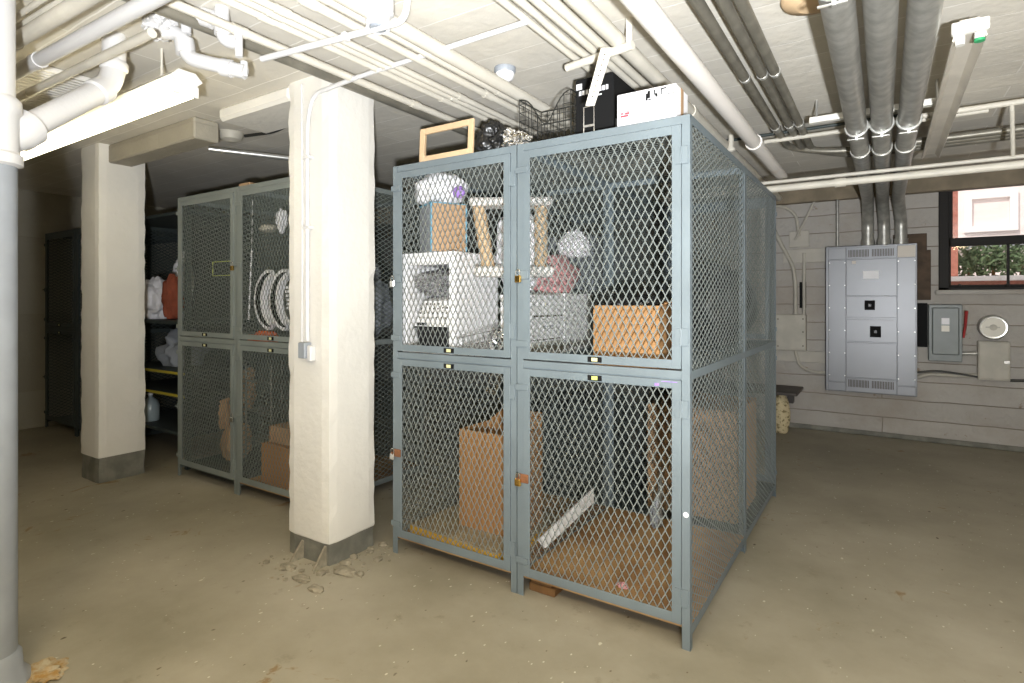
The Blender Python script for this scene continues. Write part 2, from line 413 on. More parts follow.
us.box((xg - .035, YB + .05, uz1 - .035), (wr - .11, YB + .09, uz1), .004); us.box((xg - .035, YB + .05, zm0), (wr - .11, YB + .09, zm1), .004)
us_o = part('upper_sash', us, 'window_black', W)
part('pane', MB().box((xg, YB + .068, zm1), (wr - .145, YB + .072, uz1 - .035)), 'glass', us_o)
ls = MB(); lz0 = wz0 + .03
ls.box((xg - .035, YB + .005, lz0), (xg - .03 + .012, YB + .045, zm1), .004); ls.box((wr - .128, YB + .005, lz0), (wr - .11, YB + .045, zm1), .004)
ls.box((xg - .035, YB + .005, lz0), (wr - .11, YB + .045, lz0 + .022), .004); ls.box((xg - .035, YB + .005, zm0), (wr - .11, YB + .045, zm1), .004)
mx_ = wx(1008); ls.box((mx_ - .010, YB + .01, lz0), (mx_ + .010, YB + .04, zm0))
ls_o = part('lower_sash', ls, 'window_black', W)
part('pane', MB().box((xg - .018, YB + .022, lz0 + .02), (wr - .128, YB + .026, zm0)), 'glass', ls_o)
lk = MB(); ym = (zm0 + zm1) / 2
for px in (962, 1010): lk.lathe((wx(px) - .02, YB + .0, lz0 + .012), [(.012, -.01), (.02, .004), (.02, .01)], 10, 'y')
part('sash_lift', lk, 'window_black', W)
part('sill', MB().box((wl - .03, YB - .05, wz0 - .05), (wr + .03, YB + .04, wz0), .01), 'wall_back', W)

# outdoors seen through the window
ez = 1.6
struct('ground_outside', MB().box((-8, YB + .26, ez - .2), (10, 16, ez)), 'ext_white')
fac = thing('house_facade', 'pale pink house front seen through the upper sash', 'building', (2.0, 12.0, ez))
part('wall', MB().box((-6, 12, ez), (9, 12.3, 8)), 'ext_wall', fac)
a = onY(964, 194, 11.96); b_ = onY(1018, 230, 11.96)
fw = MB()
for (p0, p1) in (((a.x, b_.z), (a.x + .1, a.z)), ((b_.x - .1, b_.z), (b_.x, a.z)), ((a.x + .1, a.z - .1), (b_.x - .1, a.z)), ((a.x + .1, b_.z), (b_.x - .1, b_.z + .1))):
    fw.box((p0[0], 11.93, p0[1]), (p1[0], 12.02, p1[1]))
part('window_casing', fw, 'ext_white', fac)
part('ledge', MB().box((-6, 11.8, b_.z - .28), (9, 12, b_.z - .16)), 'grey_pipe', fac)
a = onY(947, 268, 9.2); b_ = onY(958, 242, 9.2)
solo('brick_pier', MB().box((a.x - .3, 9.2, ez), (b_.x, 9.5, 3.4)).box((a.x - .33, 9.17, 3.4), (b_.x + .03, 9.53, 3.46)), 'ext_brick', 'red brick pier outside the window beside the shrubs', 'pier')
zc = onY(980, 276, 8.8).z
kb = thing('garden_wall', 'low brick wall with a white coping outside the window', 'wall', (1.5, 8.9, ez))
part('brickwork', MB().box((-1, 8.8, ez - .05), (5, 9.0, zc - .06)), 'ext_brick', kb)
part('coping', MB().box((-1, 8.76, zc - .06), (5, 9.04, zc), .01), 'ext_white', kb)
for i, (px, s) in enumerate(((968, .30), (992, .34), (1020, .32))):
    p = onY(px, 262, 9.9); mb = MB()
    rnd = random.Random(i)
    for k in range(420):
        d = Vector((rnd.gauss(0, 1), rnd.gauss(0, 1), rnd.gauss(0, 1))).normalized() * rnd.random() ** .4
        c = Vector((p.x, 9.9, 2.03)) + Vector((d.x * s, d.y * s, d.z * .26)); t = Vector((rnd.gauss(0, 1), rnd.gauss(0, 1), rnd.gauss(0, 1))).normalized(); q = t.orthogonal().normalized()
        mb.add([c - t * .05, c + q * .022, c + t * .05, c - q * .022], [(0, 1, 2, 3)])
    sh = thing('shrub', ['leafy green shrub outside, next to the brick pier', 'leafy green shrub outside, in the middle behind the window muntin', 'leafy green shrub outside, last one along from the brick pier'][i], 'shrub', (p.x, 9.9, ez), 'shrubs outside the window')
    part('foliage', mb, 'leaf', sh); part('stem', MB().tube([(p.x, 9.9, ez), (p.x + .02, 9.9, ez + .36)], .02, 6), 'wood_dark', sh)

# ------------------------------------------------------------------ wire mesh lockers
UW, UD, UH = .876, 1.147, 2.286
Z = dict(rail_t=2.249, ud=(1.198, 2.246), mid=(1.155, 1.190), ld=(.105, 1.149))
cache = {}
def screen(w, h, pu, pv, tw=.0046, th=.0024, tilt=24):
    """expanded metal: raw geometry in (u,v,n); long diamonds along the larger pitch, with bonds at the knuckles"""
    key = ('s', round(w, 3), round(h, 3), pu, pv, tw)
    if key in cache: return cache[key]
    nu = max(2, round(w / pu) * 2); nv = max(2, round(h / pv) * 2)
    du, dv = w / nu, h / nv; vs = []; fs = []; tall = pv > pu
    ang = math.radians(tilt if tall else -16); ca, sa = math.cos(ang), math.sin(ang)
    bo = .05 * (dv if tall else du)
    def bar(A, B, wd, flat=False):
        t = (B - A).normalized(); p = Vector((-t.y, t.x, 0))
        if (p.x if tall else p.y) < 0: p = -p
        c_, s_ = (1, 0) if flat else (ca, sa)
        e1 = (p * c_ + Vector((0, 0, s_))) * wd / 2; e2 = (Vector((0, 0, c_)) - p * s_) * th / 2
        o = len(vs)
        for q in (A - t * .0008, B + t * .0008): vs.extend([q + e1 + e2, q - e1 + e2, q - e1 - e2, q + e1 - e2])
        fs.extend([(o + k, o + (k + 1) % 4, o + 4 + (k + 1) % 4, o + 4 + k) for k in range(4)])
    for i in range(nu):
        for j in range(nv):
            if (i + j) % 2 == 0: a, b, sg = Vector((i * du, j * dv, 0)), Vector(((i + 1) * du, (j + 1) * dv, 0)), 1
            else: a, b, sg = Vector((i * du, (j + 1) * dv, 0)), Vector(((i + 1) * du, j * dv, 0)), -1
            off = Vector((0, bo * sg, 0)) if tall else Vector((bo, 0, 0))
            bar(a + off, b - off, tw)
    for i in range(nu + 1):
        for j in range(nv + 1):
            if (i + j) % 2 == 0:
                c = Vector((i * du, j * dv, 0)); off = Vector((0, bo, 0)) if tall else Vector((bo, 0, 0))
                bar(c - off, c + off, tw * 1.35, True)
    cache[key] = (vs, fs); return cache[key]
def screen_mesh(name, o, du, dv, w, h, pu, pv, m, tw=.0046):
    """cached mesh datablock of a screen placed at o with axes du, dv"""
    key = (name, tuple(round(x, 4) for x in o), tuple(du), tuple(dv), round(w, 3), round(h, 3), pu, pv, m, tw)
    if key in cache: return cache[key]
    vs, fs = screen(w, h, pu, pv, tw); du, dv = Vector(du), Vector(dv); n = du.cross(dv); o = Vector(o)
    me = bpy.data.meshes.new(name); me.from_pydata([o + du * p.x + dv * p.y + n * p.z for p in vs], [], fs); me.materials.append(M[m]); cache[key] = me
    return me
def cpart(name, key, fn, m, parent, label=None):
    """part whose mesh is shared between equal lockers"""
    k = ('p', name, key, m)
    if k not in cache: cache[k] = fn().mesh(name, M[m])
    o = link(name, cache[k], parent)
    if label: o['label'] = label
    return o
PS = .038; HO = -.10
def locker(x, y, label, paint, meshm, group, left=True, right=True, back=True, doors=True, ltw=.0046, floorm='plywood', flip=False, plates=('label', 'label'), W=UW, partition_left=True):
    t = thing('storage_locker', label, 'locker', (x, y, 0), group)
    if flip: t.rotation_euler = (0, 0, math.pi)
    P = paint
    def frame():
        mb = MB(); g = .0008
        for (px, sx) in ((0, 1), (W, -1)):
            for (py, sy) in ((0, 1), (UD, -1)):
                mb.box((px + g * sx, py, 0), (px + PS * sx, py + .004 * sy, UH), .0008); mb.box((px + g * sx, py, 0), (px + .004 * sx, py + .030 * sy, UH), .0008)
        for z0, z1 in ((Z['rail_t'], UH - .0005), Z['mid'], (.06, .10)):
            if z0 > .5 or True:
                for py, sy in ((.001, 1), (UD - .001, -1)):
                    if z0 < .1 and sy == 1: continue
                    mb.box((PS, py, z0), (W - PS, py + .004 * sy, z1), .0008)
                for px, sx in ((.001, 1), (W - .001, -1)): mb.box((px, .03, z0), (px + .004 * sx, UD - .03, z1), .0008)
        for z in (UH - .004, 1.186): mb.box((.004, .004, z), (W - .004, .034, z + .0035)); mb.box((.004, UD - .034, z), (W - .004, UD - .004, z + .0035))
        for px, sx in ((.004, 1), (W - .004, -1)): mb.box((px, .034, UH - .004), (px + .03 * sx, UD - .034, UH - .0005))
        return mb
    cpart('frame', (W,), frame, P, t)
    cpart('shelf', (W,), lambda: MB().box((.006, .01, 1.150), (W - .006, UD - .006, 1.154)).box((.006, .01, 1.125), (W - .006, .014, 1.15)), P, t, 'sheet steel shelf between the upper and lower compartments')
    cpart('floor_panel', (W, floorm), lambda: MB().box((.006, .012, .088), (W - .006, UD - .006, .098)), floorm, t, 'worn brown floor sheet of the lower compartment')
    link('top_screen', screen_mesh('top_screen', (.03, .03, UH - .006), (1, 0, 0), (0, 1, 0), W - .06, UD - .06, .036, .071, meshm), t)
    zz = ((.098, Z['mid'][0] + .005), (Z['mid'][1] - .004, Z['rail_t'] + .005))
    for z0, z1 in zz:
        if right: link('side_screen', screen_mesh('side_screen', (W - .007, .02, z0), (0, 1, 0), (0, 0, 1), UD - .04, z1 - z0, .071, .036, meshm), t)
        if left: link('side_screen', screen_mesh('side_screen', (.007, .02, z0), (0, 1, 0), (0, 0, 1), UD - .04, z1 - z0, .071, .036, meshm, ltw), t)
        if back: link('back_screen', screen_mesh('back_screen', (.02, UD - .008, z0), (1, 0, 0), (0, 0, 1), W - .04, z1 - z0, .036, .071, 'dark_mesh', .003), t)  # backs take the dark mesh colour to paint in the lockers' unlit depth
    if doors:
        dx0, dx1 = PS + .0015, W - PS - .0015; st = .040
        for di, (z0, z1) in enumerate((Z['ud'], Z['ld'])):
            zb, zt_ = (z0 + .0385, z1 - .039) if di == 0 else (z0 + .045, z1 - .036)
            def dframe():
                mb = MB()
                mb.box((dx0, -.006, z0), (dx0 + st, -.002, z1), .0008).box((dx1 - st, -.006, z0), (dx1, -.002, z1), .0008)
                mb.box((dx0 + st, -.0055, z0), (dx1 - st, -.002, zb), .0008).box((dx0 + st, -.0055, zt_), (dx1 - st, -.002, z1), .0008)
                for q in (dx0, dx1 - .003): mb.box((q, -.003, z0), (q + .003, .022, z1))
                for q in (z0, z1 - .003): mb.box((dx0, -.003, q), (dx1, .022, q + .003))
                return mb
            d = cpart('door', (W, di), dframe, P, t)
            link('wire_screen', screen_mesh('wire_screen', (dx0 + st - .006, .002, zb - .004), (1, 0, 0), (0, 0, 1), dx1 - dx0 - 2 * st + .012, zt_ - zb + .008, .036, .071, meshm), d)
            for zh in ((z0 + .10, z1 - .17) if di == 0 else (z0 + .08, z1 - .16)):
                cpart('hinge', (W, round(zh, 3)), lambda: MB().box((dx1 - .026, -.0085, zh), (dx1 - .002, -.0055, zh + .075), .001).box((dx1 + .003, -.0085, zh), (dx1 + .03, -.0035, zh + .075), .001).tube([(dx1 + .0005, -.009, zh), (dx1 + .0005, -.009, zh + .075)], .0045, 8), P, d)
            for zl in (z0 + .06, z1 - .11):
                cpart('latch_tab', (W, round(zl, 3)), lambda: MB().box((-.004, -.012, zl), (dx0 + .03, -.0065, zl + .032), .002), P, d)
            zc_ = (z0 + z1) / 2 + (HO if di == 0 else -.03)
            cpart('hasp', (W, di), lambda: MB().box((PS * .35, -.014, zc_ - .022), (dx0 + .034, -.0065, zc_ + .022), .002).tube([(.019, -.012, zc_), (.019, -.03, zc_)], .006, 8), 'rust' if (di and P == 'blue' and left) else P, d)
            lw = (dx0 + dx1) / 2 - .004
            zp = (z0 + .019) if di == 0 else (z1 - .018)
            pl = cpart('number_plate', (W, di), lambda: MB().box((lw - .036, -.009, zp - .0125), (lw + .036, -.0055, zp + .0125), .001), 'black', d, 'small black number plate')
            for qx in (-.029, .029):
                pass
            cpart('paper_label', (W, di), lambda: MB().box((lw - .015, -.0098, zp - .0085), (lw + .015, -.0085, zp + .0085)), plates[di], d)
    return t
LX, LY = -2.437, 2.433
G1 = 'blue-grey wire mesh lockers'
front_l = locker(LX, LY, 'blue-grey mesh locker holding the white cube, cat post and yellow foam, beside the nearer column', 'blue', 'blue_mesh', G1, right=False)
front_r = locker(LX + UW, LY, 'blue-grey mesh locker with an open carton above and a bare rusty floor below', 'blue', 'blue_mesh', G1, plates=('label', 'label_yellow'), ltw=.0024)
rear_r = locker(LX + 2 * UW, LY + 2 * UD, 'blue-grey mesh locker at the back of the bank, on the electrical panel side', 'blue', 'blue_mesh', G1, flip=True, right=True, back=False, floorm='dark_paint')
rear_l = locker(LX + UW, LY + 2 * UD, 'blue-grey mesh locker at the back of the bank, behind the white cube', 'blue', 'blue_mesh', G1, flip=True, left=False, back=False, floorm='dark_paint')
G2 = 'green-grey wire mesh lockers'
UW2 = .885; BX, BY = -5.052, 2.50
UH_main, Z_main = UH, dict(Z)
UH = 2.37; Z['rail_t'] = 2.333; Z['ud'] = (1.198, 2.330); HO = 0.0     # this bank is a little taller
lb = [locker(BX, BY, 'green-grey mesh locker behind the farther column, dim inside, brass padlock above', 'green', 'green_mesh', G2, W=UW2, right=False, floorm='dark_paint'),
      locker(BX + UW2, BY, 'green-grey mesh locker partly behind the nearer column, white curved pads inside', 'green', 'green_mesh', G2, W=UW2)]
UH, HO = UH_main, -.10; Z.update(Z_main)
G3 = 'dark mesh lockers in the far corner'
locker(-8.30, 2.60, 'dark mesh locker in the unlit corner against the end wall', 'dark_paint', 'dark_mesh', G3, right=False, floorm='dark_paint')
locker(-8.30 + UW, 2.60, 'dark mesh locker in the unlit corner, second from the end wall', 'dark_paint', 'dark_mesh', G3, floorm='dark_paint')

part('paint_chip', MB().lathe((LX + 2 * UW - .020, LY - .0008, CZ + (HY - 516) / F * 2.41), [(.012, .001), (.012, -.0006)], 10, 'y'), 'white_card', front_r, 'round white sticker')
part('marker_scribble', MB().box((LX + 2 * UW - .155, LY - .0072, 1.119), (LX + 2 * UW - .135, LY - .0055, 1.131)).box((LX + 2 * UW - .125, LY - .0072, 1.139), (LX + 2 * UW - .055, LY - .0055, 1.142)), 'purple', front_r, 'blue marker scribble')
def padlock(x, y, z, m, label):
    t = thing('padlock', label, 'padlock', (x, y, z - .04), 'padlocks on the locker doors')
    part('body', MB().box((x - .017, y - .012, z - .04), (x + .017, y + .006, z - .002), .004), m, t)
    pts = [(x - .011, y - .003, z - .004)] + [(x + .011 * -math.cos(a), y - .003, z + .014 + .011 * math.sin(a)) for a in [math.pi * k / 8 for k in range(9)]] + [(x + .011, y - .003, z - .004)]
    part('shackle', MB().tube(pts, .0032, 8), 'steel', t)
zu = (Z['ud'][0] + Z['ud'][1]) / 2 - .10; zl_ = (Z['ld'][0] + Z['ld'][1]) / 2 - .03
padlock(LX + UW + .019, LY - .018, zu, 'brass', 'brass padlock on the upper door in front of the open carton')
padlock(LX + UW + .019, LY - .018, zl_, 'brass', 'brass padlock on the lower door in front of the leaning white plank')
padlock(LX + .019, LY - .018, zu - .01, 'steel', 'silver padlock on the upper door in front of the white cube')
padlock(LX + .019, LY - .018, zl_, 'steel', 'silver padlock below a rusty hasp in front of the yellow foam')
padlock(BX + UW2 + .0 - .03, BY - .018, 1.764, 'brass', 'brass padlock on the upper door of the dim green-grey locker')
padlock(BX + UW2 + .0 - .03, BY - .018, zl_ + .0, 'steel', 'silver padlock on the lower door of the dim green-grey locker')
solo('wood_block', MB().box((-1.53, 2.50, 0), (-1.38, 2.62, .045), .004).box((-1.52, 2.50, .045), (-1.40, 2.60, .088), .004), 'wood_dark', 'stained brown timber block wedged under the bare-floored locker', 'wood block')

# ------------------------------------------------------------------ contents of the upper compartment with the white cube
SZ = 1.1545
c = (-2.21, 2.73, SZ); cw, cd, ch = .41, .43, .625
cz0 = SZ; cz1 = 1.772
x0, x1, y0, y1 = -2.415, -2.016, 2.490, 2.92
cb = MB(); t_ = .05
cb.box((x0, y0, cz0), (x0 + .034, y1, cz1), .003).box((x1 - .04, y0, cz0), (x1, y1, cz1), .003)
cb.box((x0 + .034, y0, cz1 - .072), (x1 - .04, y1, cz1), .003).box((x0 + .034, y0, cz0), (x1 - .04, y1, cz0 + .035), .003).box((x0 + .034, y1 - .012, cz0 + .035), (x1 - .04, y1, cz1 - .072))
solo('cube_shelf', cb, 'white_lam', 'white open-fronted cube shelf holding a pet carrier behind the mesh', 'shelf')
# pet carrier inside the cube
pz = cz0 + .036; px0, px1 = x0 + .04, x1 - .045; py0, py1 = y0 + .03, y1 - .04
pc = thing('pet_carrier', 'pet carrier with pierced white top and black base inside the white cube', 'pet carrier', ((px0 + px1) / 2, (py0 + py1) / 2, pz))
zm = pz + .15
def loft(rings):
    mb = MB(); n = len(rings[0]); vs = [p for r in rings for p in r]; fs = []
    for i in range(len(rings) - 1):
        for j in range(n): fs.append((i * n + j, i * n + (j + 1) % n, (i + 1) * n + (j + 1) % n, (i + 1) * n + j))
    fs += [tuple(reversed(range(n))), tuple(range((len(rings) - 1) * n, len(rings) * n))]
    return mb.add(vs, fs)
def rring(x0, x1, y0, y1, z, r):
    out = []
    for (cx, cy, a0) in ((x1 - r, y1 - r, 0), (x0 + r, y1 - r, 90), (x0 + r, y0 + r, 180), (x1 - r, y0 + r, 270)):
        for k in range(5):
            a = math.radians(a0 + 22.5 * k); out.append((cx + r * math.cos(a), cy + r * math.sin(a), z))
    return out
part('base', loft([rring(px0 + .035, px1 - .035, py0 + .02, py1 - .02, pz, .03), rring(px0 + .02, px1 - .02, py0 + .01, py1 - .01, zm - .012, .03), rring(px0, px1, py0, py1, zm - .01, .03), rring(px0, px1, py0, py1, zm, .03)]), 'black_plastic', pc, 'black ribbed base')
top = part('top', loft([rring(px0 + .005, px1 - .005, py0 + .004, py1 - .004, zm, .03), rring(px0 + .012, px1 - .012, py0 + .01, py1 - .01, zm + .03, .03), rring(px0 + .045, px1 - .04, py0 + .035, py1 - .03, zm + .15, .05), rring(px0 + .08, px1 - .07, py0 + .09, py1 - .08, zm + .175, .05)]), 'white_lam', pc, 'white domed top with rows of vent holes')
hm = MB()
for r_ in range(4):
    for k in range(5):
        z = zm + .05 + r_ * .027; yy = py0 + .011 + (z - zm - .03) * .21
        xx = px0 + .06 + k * .032 + r_ * .002
        if k == 4 and r_ > 3: continue
        hm.box((xx - .0055, yy - .003, z - .006), (xx + .0055, yy + .004, z + .006), .002)
for r_ in range(3):
    for k in range(2):
        z = zm + .05 + r_ * .03; xx = px1 - .085 + k * .03; yy = py0 + .011 + (z - zm - .03) * .21; hm.box((xx - .0055, yy - .003, z - .006), (xx + .0055, yy + .004, z + .006), .002)
part('vent_hole', hm, 'inside', top)
part('latch', MB().box((px0 + .05, py0 - .004, zm + .006), (px0 + .125, py0 + .01, zm + .022), .003), 'black_plastic', pc)
solo('fur_blanket', MB().blob((-2.22, 2.66, zm + .252), (.155, .165, .072), .18, 2.4, 3, 5, flat=.075, fine=.16, ffreq=9), 'fluff', 'shaggy grey blanket stuffed above the pet carrier in the white cube', 'blanket', loc=(-2.22, 2.66, zm + .18))
# fabric bin turned on edge on the cube
bc = thing('storage_bin', 'grey fabric bin with teal edges and a brown face, on the white cube', 'bin', (-2.21, 2.62, cz1 + .001))
ang = math.radians(60); RM = rotz((-2.21, 2.62, cz1 + .001), ang)
ps = Vector((0, 0, 0))
def rb(mb, a, b, bev=0): return mb.box(a, b, bev, RM)
hb = .285; s_ = .108
part('body', rb(MB(), (-s_, -s_, 0), (s_, s_, hb), .003), 'grey_cloth', bc)
part('front_face', rb(MB(), (-s_ + .006, -s_ - .003, .004), (s_ - .002, -s_ - .0005, hb - .004)), 'cardboard_pale', bc, 'plain brown cardboard face')
ed = MB(); e = .006
for (px_, py_) in ((-s_, -s_), (s_, -s_)): rb(ed, (px_ - e, py_ - e, 0), (px_ + e * .6, py_ + e * .6, hb), .001)
rb(ed, (-s_ - e, -s_ - e, hb - .006), (-s_ + .004, s_, hb + .002)); rb(ed, (-s_, -s_ - e, hb - .004), (s_, -s_ + .004, hb + .002))
part('edge_binding', ed, 'teal', bc)
tz = cz1 + hb + .004
bg = thing('plastic_bag', 'puffy white plastic bag with a purple tie on top of the teal-edged bin', 'bag', (-2.25, 2.62, tz), 'white plastic bags')
part('bag_body', MB().blob((-2.235, 2.63, tz + .092), (.165, .14, .096), .14, 1.8, 11, 5, flat=.09, fine=.05, ffreq=4), 'bag_white', bg)
part('drawstring', MB().blob((-2.06, 2.585, tz + .06), (.042, .028, .034), .15, 2, 4, 4), 'purple', bg, 'purple drawstring knot')
# cat scratching frame
tA = Vector((-1.99, 2.60, 2.05)); tB = Vector((-1.60, 2.86, 2.055)); bA = Vector((-1.92, 2.61, 1.655)); bB = Vector((-1.60, 2.86, 1.655))
ct = thing('cat_scratcher', 'cat scratching frame with cream carpet boards and two rope posts', 'cat scratcher', (-1.78, 2.72, 1.63))
def board(a, b, w, h):
    d = (b - a); L = d.length; ang = math.atan2(d.y, d.x); mid = (a + b) / 2
    M4 = Matrix.Translation(mid) @ Matrix.Rotation(ang, 4, 'Z') @ Matrix.Rotation(-math.asin(d.z / L), 4, 'Y')
    return MB().box((-L / 2, -w / 2, -h / 2), (L / 2, w / 2, h / 2), .012, M4)
part('top_board', board(tA, tB, .16, .045), 'carpet', ct)
part('base_board', board(bA - Vector((.03, .02, 0)), bB, .20, .055), 'carpet', ct)
dA = (tB - tA).normalized()
part('post', MB().tube([tA + dA * .05 - Vector((0, 0, .02)), bA + dA * .045 + Vector((0, 0, .02))], .038, 18), 'sisal', ct)
part('post', MB().tube([tB - dA * .06 - Vector((0, 0, .02)), bB - dA * .06 + Vector((0, 0, .02))], .038, 18), 'sisal', ct)
# white cartons by the partition
def carton(name, a, b, m, label, cat='box', group=None, flaps=False, stripe=None, tape=False):
    a = Vector(a); b = Vector(b); t = thing(name, label, cat, ((a.x + b.x) / 2, (a.y + b.y) / 2, a.z), group)
    part('body', MB().box(a, b, .004), m, t); return t
pb = carton('paper_carton', (-1.80, 2.63, SZ), (-1.605, 3.02, 1.525), 'white_card', 'white paper carton with a grey band, stacked by the cat scratcher', group='white cartons behind the mesh partition')
part('drawer_line', MB().box((-1.607, 2.66, 1.40), (-1.6025, 3.0, 1.41)).box((-1.607, 2.66, 1.27), (-1.6025, 2.99, 1.276)), 'inside', pb)
part('grey_band', MB().box((-1.606, 2.64, SZ + .01), (-1.6028, 3.01, 1.26)), 'beige', pb, 'grey lower band')
pm = MB()
for k in range(4): pm.box((-1.606, 2.78 + k * .03, 1.33 + (k % 2) * .012), (-1.6027, 2.80 + k * .03, 1.35))
part('printed_mark', pm, 'grey_cloth', pb)
pb2 = carton('paper_carton', (-1.98, 3.04, SZ), (-1.61, 3.40, 1.53), 'white_lam', 'plain white carton at the back, next to the banded one', group='white cartons behind the mesh partition')
part('lid', MB().box((-1.985, 3.035, 1.50), (-1.605, 3.405, 1.536), .003), 'white_lam', pb2)
solo('pink_blanket', MB().blob((-1.80, 3.20, 1.65), (.17, .20, .135), .15, 1.6, 21, 5, flat=.111, fine=.06, ffreq=4), 'pink', 'dusty pink blanket bundled over the white cartons', 'blanket', loc=(-1.80, 3.20, 1.539))
bg2 = thing('plastic_bag', 'plump white plastic bag between the two cat posts', 'bag', (-1.865, 2.88, 1.527), 'white plastic bags')
part('bag_body', MB().blob((-1.84, 2.89, 1.785), (.155, .085, .25), .14, 1.8, 31, 5, flat=.258, fine=.05, ffreq=4), 'bag_white', bg2)
part('drawstring', MB().blob((-1.89, 2.85, 2.05), (.025, .025, .02), .2, 2, 5, 3), 'purple', bg2, 'purple drawstring')
# chrome wire racks
for i, (ox, oy, oz, tilt, lab) in enumerate(((-1.84, 2.55, SZ + .006, 0, 'chrome wire tray lowest in the tangle beside the white cube'), (-1.84, 2.57, SZ + .115, .22, 'chrome wire tray tilted on the tangle beside the white cube'), (-1.74, 2.60, SZ + .012, 1.25, 'chrome wire rack standing upright in the tangle beside the white cube'))):
    t = thing('wire_rack', lab, 'wire rack', (ox, oy, oz), 'chrome wire racks')
    M4 = Matrix.Translation((ox, oy, oz)) @ Matrix.Rotation(.25 * i + .1, 4, 'Z') @ Matrix.Rotation(-tilt, 4, 'Y')
    w2, d2 = (.15, .06) if i < 2 else (.19, .055); fm = MB(); wm = MB()
    def tp(*p): return M4 @ Vector(p)
    for z in (0, .05): fm.tube([tp(-w2, -d2, z), tp(w2, -d2, z), tp(w2, d2, z), tp(-w2, d2, z)], .0028, 6, closed=True)
    for k in range(9): x = -w2 + 2 * w2 * k / 8; wm.tube([tp(x, -d2, .05), tp(x, -d2, 0), tp(x, d2, 0), tp(x, d2, .05)], .0017, 5)
    for k in range(1, 3): y = -d2 + 2 * d2 * k / 3; wm.tube([tp(-w2, y, .05), tp(-w2, y, 0), tp(w2, y, 0), tp(w2, y, .05)], .0017, 5)
    part('rim', fm, 'chrome', t); part('wire_grid', wm, 'chrome', t)
solo('foil_bag', MB().blob((-1.76, 2.60, SZ + .075), (.07, .045, .08), .35, 3, 8, 4, flat=.07, fine=.25, ffreq=5), 'foil', 'crinkled silver foil bag caught in the chrome wire racks', 'bag')
solo('orange_pouch', MB().blob((-1.655, 2.52, 1.76), (.03, .03, .045), .2, 2, 9, 3), 'orange', 'small orange pouch beside the base of the cat scratcher', 'pouch')

# open carton in the other upper compartment
def open_carton(x0, x1, y0, y1, z0, z1, label, m='cardboard', group=None, flap=.0):
    t = thing('open_carton', label, 'carton', ((x0 + x1) / 2, (y0 + y1) / 2, z0), group); w = .006
    part('body', MB().box((x0, y0, z0), (x1, y0 + w, z1), .001).box((x0, y1 - w, z0), (x1, y1, z1), .001).box((x0, y0 + w, z0), (x0 + w, y1 - w, z1), .001).box((x1 - w, y0 + w, z0), (x1, y1 - w, z1), .001).box((x0 + w, y0 + w, z0), (x1 - w, y1 - w, z0 + w)), m, t)
    return t
oc = open_carton(-1.225, -.885, 2.62, 2.93, SZ, 1.468, 'open brown carton alone on the upper shelf, dark inside')
part('flap', MB().prism([(-1.219, 2.93, 1.466), (-.891, 2.93, 1.466), (-.92, 2.97, 1.486), (-1.19, 2.97, 1.486)], (0, .004, .001)), 'cardboard', oc)
part('flap', MB().prism([(-.885, 2.63, 1.468), (-.885, 2.92, 1.468), (-.835, 2.90, 1.485), (-.835, 2.65, 1.485)], (0, 0, .004)), 'cardboard', oc)
part('lining', MB().blob((-1.055, 2.775, 1.455), (.145, .13, .062), .2, 3, 14, 4), 'bag_black', oc, 'black bag filling the carton')

# lower compartments
FZ = .0985
tcx0, tcx1 = -2.10, -1.70
tc_ = open_carton(tcx0, tcx1, 2.64, 2.93, .168, .735, 'tall brown carton standing on the yellow foam slab')
part('flap', MB().prism([(tcx0 + .006, 2.93, .733), (tcx1 - .006, 2.93, .733), (tcx1 - .02, 2.96, .82), (tcx0 + .1, 2.96, .82)], (0, .005, 0)), 'cardboard', tc_)
part('lining', MB().box((tcx0 + .01, 2.65, .60), (tcx1 - .01, 2.92, .62)), 'inside', tc_)
fs_ = thing('foam_slab', 'flat yellow foam slab lying under the tall brown carton', 'foam slab', (-2.03, 2.8, FZ))
poly = [(-2.36, 2.50, FZ), (-1.70, 2.452, FZ), (-1.63, 3.10, FZ), (-2.30, 3.16, FZ)]
part('core', MB().prism(poly, (0, 0, .058)), 'yellow_foam', fs_)
part('dusty_cover', MB().prism([(p[0], p[1], FZ + .058) for p in poly], (0, 0, .0085)), 'foam_top', fs_, 'dusty brown top sheet')
pk = MB(); M4 = Matrix.Translation((-1.5, 3.0, FZ)) 
pk.prism([onX(544, 548, -1.50), onX(592, 503, -1.50), onX(592, 488, -1.535), onX(537, 540, -1.535)], (.012, 0, .004))
solo('plank', pk, 'white_lam', 'narrow white plank leaning on the partition above the rusty floor', 'plank')
solo('paper_scrap', MB().blob((-1.06, 2.60, FZ + .012), (.03, .02, .012), .4, 3, 17, 3, flat=.011), 'pink', 'small crumpled pink paper on the rusty locker floor', 'paper')
# rear lockers' contents
carton('carton', (-1.34, 3.72, FZ), (-.76, 4.35, .80), 'cardboard_pale', 'dim brown carton in the back locker, seen through the mesh side', group='cartons in the back lockers')
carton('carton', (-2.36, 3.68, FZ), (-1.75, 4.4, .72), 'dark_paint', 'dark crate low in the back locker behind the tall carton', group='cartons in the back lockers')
carton('carton', (-2.34, 3.66, SZ), (-1.70, 4.4, 1.60), 'grey_cloth', 'dark grey tote in the back locker, lower of the two', group='totes in the back locker')
carton('carton', (-2.30, 3.68, 1.603), (-1.72, 4.38, 1.96), 'grey_cloth', 'dark grey tote in the back locker, stacked on another tote', group='totes in the back locker')
solo('pale_bag', MB().blob((-1.70, 3.34, 1.855), (.085, .09, .085), .35, 2.6, 41, 5, flat=.08, fine=.08, ffreq=5), 'bag_white', 'crumpled pale plastic bag shining at the back on the dusty pink blanket', 'bag')
